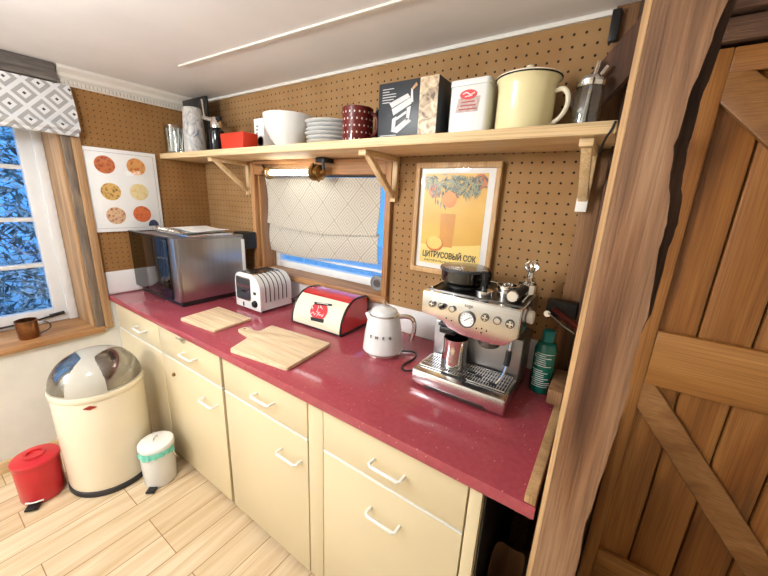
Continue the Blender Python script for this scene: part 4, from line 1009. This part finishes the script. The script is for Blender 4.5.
b = MB(); b.lathe([(.028, .015), (.034, .015), (.035, .045), (.03, .045), (.028, .015)], (.0, .06, -.012)); b.cyl((0, .02, .022), (0, .03, .024), .008); b.build('basket_holder', M['chrome'], k)
b = MB(); b.tube([(0, .06, .006), (-.008, .05, .012), (-.015, .045, .003)], .006, 8, 1); b.build('spout', M['chrome'], k)
k = thing('dosing_tool', 'small chrome coffee tool with a springy top beside the portafilter', 'tool', (2.33, -.139, CT+.3677))
lathed('tool_body', [(0, 0), (.024, 0), (.024, .03), (.012, .04), (.012, .06), (0, .06)], M['chrome'], k)
b = MB()
for q in range(7):
    a = 2*PI*q/7; b.tube([(.008*math.cos(a), .008*math.sin(a), .06), (.026*math.cos(a), .026*math.sin(a), .082), (.012*math.cos(a+.4), .012*math.sin(a+.4), .10)], .003, 6, 1)
b.build('tool_prongs', M['chrome'], k)

# bottle and dark tool behind the machine, white cable on the wall
o = thing('teal_bottle', 'teal green bottle with white printed lines right of the espresso machine', 'bottle', (2.424, -.152, CT+.0005))
lathed('bottle_body', [(0, 0), (.034, 0), (.037, .006), (.037, .165), (.03, .187), (.018, .195), (0, .195)], M['teal'], o)
lathed('cap', [(0, .1955), (.02, .1955), (.02, .232), (.016, .236), (0, .236)], M['tealcap'], o)
b = MB()
rl = random.Random(5)
for q in range(16):
    z = .03+q*.0077+(.01 if q > 8 else 0); a0_ = math.radians(-135+rl.uniform(-8, 8)); a1_ = a0_+math.radians(rl.uniform(50, 100))
    b.tube([(.0373*math.cos(a0_+(a1_-a0_)*t/8), .0373*math.sin(a0_+(a1_-a0_)*t/8), z) for t in range(9)], .0009, 5)
b.build('label_print', M['paper'], o)
o = thing('wall_opener', 'dark red handled wall tool with steel bar above the teal bottle', 'opener', (2.43, -.0305, 1.135))
MB().box(-.04, .06, -.05, 0, .03, .09, .006).build('tool_block', M['black'], o)
MB().tube([(-.01, -.055, .06), (.04, -.10, .045), (.075, -.13, .035)], .010, 10).build('grip', M['darkred'], o)
b = MB(); b.tube([(-.03, -.056, .045), (.03, -.10, .02), (.07, -.135, .012)], .004, 8); b.lathe_to([(0, 0), (.012, 0), (.012, .008), (0, .008)], (-.03, -.054, .04), (-.03, -.1, .04)); b.build('lever_bar', M['chrome'], o)
o = MB().tube([(1.955, -.0, 1.0), (1.95, -.012, 1.12), (1.97, -.03, 1.21), (2.02, -.06, 1.245), (2.06, -.07, 1.262)], .004, 8, 3).build('white_cable', M['white']); tag(o, 'thin white cable looping up the wall behind the kettle', 'cable')

# ------------------------------------------------------------------ bins on the floor
bx, by = .445, -.925
o = thing('dome_bin', 'tall cream dome lid waste bin with steel flaps beside the cabinets', 'bin', (bx, by, .0005))
r = .195
lathed('base_ring', [(0, 0), (r*.985, 0), (r*1.0, .006), (r*1.0, .028), (r*.97, .032), (0, .032)], M['rubber'], o, 56)
lathed('body', [(0, .0325), (r*.965, .0325), (r*.985, .06), (r*.985, .535), (r*.97, .545), (0, .545)], M['creamshade'], o, 56)
lathed('rim', [(r*.9, .5455), (r*1.0, .5455), (r*1.012, .552), (r*1.012, .568), (r*1.0, .576), (r*.9, .576), (r*.9, .5455)], M['creamshade'], o, 56)
# dome: band of enamel between two polished flaps
th = math.radians(-29)
ev, eu = Vector((math.cos(th), math.sin(th), 0)), Vector((-math.sin(th), math.cos(th), 0))
def dome(part, rr_, hh, z0):
    b = MB(); n1, n2 = 260, 84
    P = {}
    def pt(i, j):
        if (i % n1, j) not in P:
            a = 2*PI*(i % n1)/n1; e = PI/2*j/n2; c = math.cos(e)**.85 if j < n2 else 0
            P[(i % n1, j)] = b.bm.verts.new((rr_*c*math.cos(a), rr_*c*math.sin(a), z0+hh*math.sin(e)**1.0))
        return P[(i % n1, j)]
    fs = []
    for j in range(n2):
        for i in range(n1):
            a = 2*PI*(i+.5)/n1; e = PI/2*(j+.5)/n2; c = rr_*math.cos(e)**.85
            q = Vector((c*math.cos(a), c*math.sin(a), 0)); u = abs(q.dot(eu)); v = q.dot(ev)
            lim = .026+.062*((v-.07)/.11)**1.4 if v > .07 else .026+.5*(.07-v)
            flap = u > lim and j >= 3
            if (part == 'flap') != flap: continue
            if part == 'flap' and (q.dot(eu) > 0) != (sgn > 0): continue
            vs = [pt(i, j), pt(i+1, j), pt(i+1, j+1)] if j == n2-1 else [pt(i, j), pt(i+1, j), pt(i+1, j+1), pt(i, j+1)]
            if len(set(vs)) < 3: continue
            if j == n2-1: vs = [pt(i, j), pt(i+1, j), pt(0, n2)]
            try: fs.append(b.bm.faces.new(vs))
            except ValueError: pass
    g = bmesh.ops.solidify(b.bm, geom=fs, thickness=.003)
    return b
sgn = 1
ld = dome('lid', r*.985, .165, .5765).build('dome_lid', plain('ivory_lid_enamel', srgb(246, 240, 226), .2, var=.01, coat=.5), o, 60)
for sgn in (1, -1): dome('flap', r*.972, .162, .5765).build('push_flap', M['flap'], o, 60)
lathed('flap_shadow_gap', [(r*.93, .577), (r*.94, .577), (r*.94, .58), (r*.93, .58), (r*.93, .577)], M['black'], o, 48) if False else None
a = math.radians(-27)
m = Matrix.Translation((r*.986*math.cos(a), r*.986*math.sin(a), .52)) @ Matrix.Rotation(a+PI/2, 4, 'Z')
b = MB(); b.poly_prism([(-.026, 0), (0, .011), (.026, 0), (0, -.011)], -.003, .003, 'xz', mat=m); b.build('badge', M['diamondred'], o)

def small_bin(name, label, loc, r0, r1, h, mat, lidmat, ped, rot):
    o = thing(name, label, 'bin', loc, rot)
    lathed('body', [(0, .004), (r0*.97, .004), (r0, .01), (r1, h-.006), (r1*.98, h), (0, h)], mat, o, 44)
    ld = lathed('lid', [(0, h+.0005), (r1*1.03, h+.0005), (r1*1.05, h+.006), (r1*1.05, h+.022), (r1*1.0, h+.028), (r1*.5, h+.036), (0, h+.038)], lidmat, o, 44)
    return o, ld
o, ld = small_bin('pedal_bin', 'small red pedal bin on the floor left of the dome bin', (.340, -1.197, 0), .086, .088, .2, M['red'], M['red'], None, math.radians(-33))
lathed('lid_ring', [(.028, .234), (.04, .234), (.043, .24), (.04, .246), (.03, .246), (.028, .24), (.028, .234)], M['red'], ld, 32)
MB().box(.082, .128, -.026, .026, .008, .018, .004).build('pedal', M['black'], o)
MB().tube([(.084, -.035, .024), (.098, 0, .028), (.084, .035, .024)], .004, 8, 1).build('pedal_guard', M['white'], o)
MB().tube([(-.03, -.088, .17), (-.045, -.098, .10), (-.03, -.089, .05)], .004, 8, 2).build('bail_handle', M['red'], o)
o, ld = small_bin('pedal_bin', 'small white pedal bin with a turquoise liner beside the dome bin', (.713, -.80, 0), .078, .080, .215, M['porcelain'], M['white'], None, math.radians(-50))
rt = random.Random(1)
MB().sheet(lambda u, v: ((.0855+.004*math.sin(u*40)*v+.002)*math.cos(-.55+2.3*u-.2), (.0855+.004*math.sin(u*40)*v+.002)*math.sin(-.55+2.3*u-.2), .222-v*(.022+.022*math.sin(u*5)**2+.008*math.sin(u*13))), 40, 5, (.001, .001, 0)).build('bin_liner', M['turq'], o)
MB().tube([(-.02, 0, .2535), (-.018, 0, .266), (.018, 0, .266), (.02, 0, .2535)], .0035, 8, 1).build('lid_handle', M['chrome'], ld)
MB().box(.075, .115, -.022, .022, .006, .016, .004).build('pedal', M['black'], o)
MB().tube([(.02, .091, .19), (.01, .10, .15), (-.02, .092, .12)], .003, 8, 2).build('bail_handle', M['chrome'], o)

# ------------------------------------------------------------------ light, sky, camera
wd = bpy.data.worlds.new('World'); bpy.context.scene.world = wd; wd.use_nodes = True
nt = wd.node_tree; bg = nt.nodes['Background']
tc = N(nt, 'ShaderNodeTexCoord'); sp = N(nt, 'ShaderNodeSeparateXYZ'); nt.links.new(tc.outputs['Generated'], sp.inputs[0])
nt.links.new(ramp(nt, sp.outputs['Z'], [(.0, (.10, .36, .92)), (.5, (.16, .48, 1.0))]), bg.inputs['Color']); bg.inputs['Strength'].default_value = 1.7

def point(name, loc, power, col, rad):
    li = bpy.data.lights.new(name, 'POINT'); li.energy = power; li.color = col; li.shadow_soft_size = rad
    o = bpy.data.objects.new(name, li); o.location = loc; C.objects.link(o); return o
point('ceiling_light', (1.35, -1.6, 1.92), 50, (.95, .98, 1), .1)
point('fill_light', (.12, -2.9, 1.8), 58, (.93, .97, 1), .12)  # unseen fill lamp, added to brighten the cabinets and ceiling
def portal(name, loc, rot, sx, sy, power, col):
    li = bpy.data.lights.new(name, 'AREA'); li.shape = 'RECTANGLE'; li.size = sx; li.size_y = sy; li.energy = power; li.color = col
    o = bpy.data.objects.new(name, li); o.location = loc; o.rotation_euler = rot; C.objects.link(o)

cam = bpy.data.cameras.new('Camera'); co = bpy.data.objects.new('Camera', cam); C.objects.link(co)
cam.sensor_width = 36; cam.lens = 334.58*36/768; cam.clip_start = .02
R_ = Vector((.82496797, .56351619, .04332851)); U_ = Vector((-.18110689, .19095519, .96474681)); F_ = Vector((-.53537664, .80373231, -.25958858))
mt = Matrix((R_, U_, -F_)).transposed().to_4x4(); mt.translation = (2.5463, -1.3992, 1.5594)
co.matrix_world = mt
sc = bpy.context.scene; sc.camera = co
sc.view_settings.view_transform = 'Standard'; sc.view_settings.look = 'None'; sc.view_settings.gamma = 1; sc.view_settings.exposure = 0
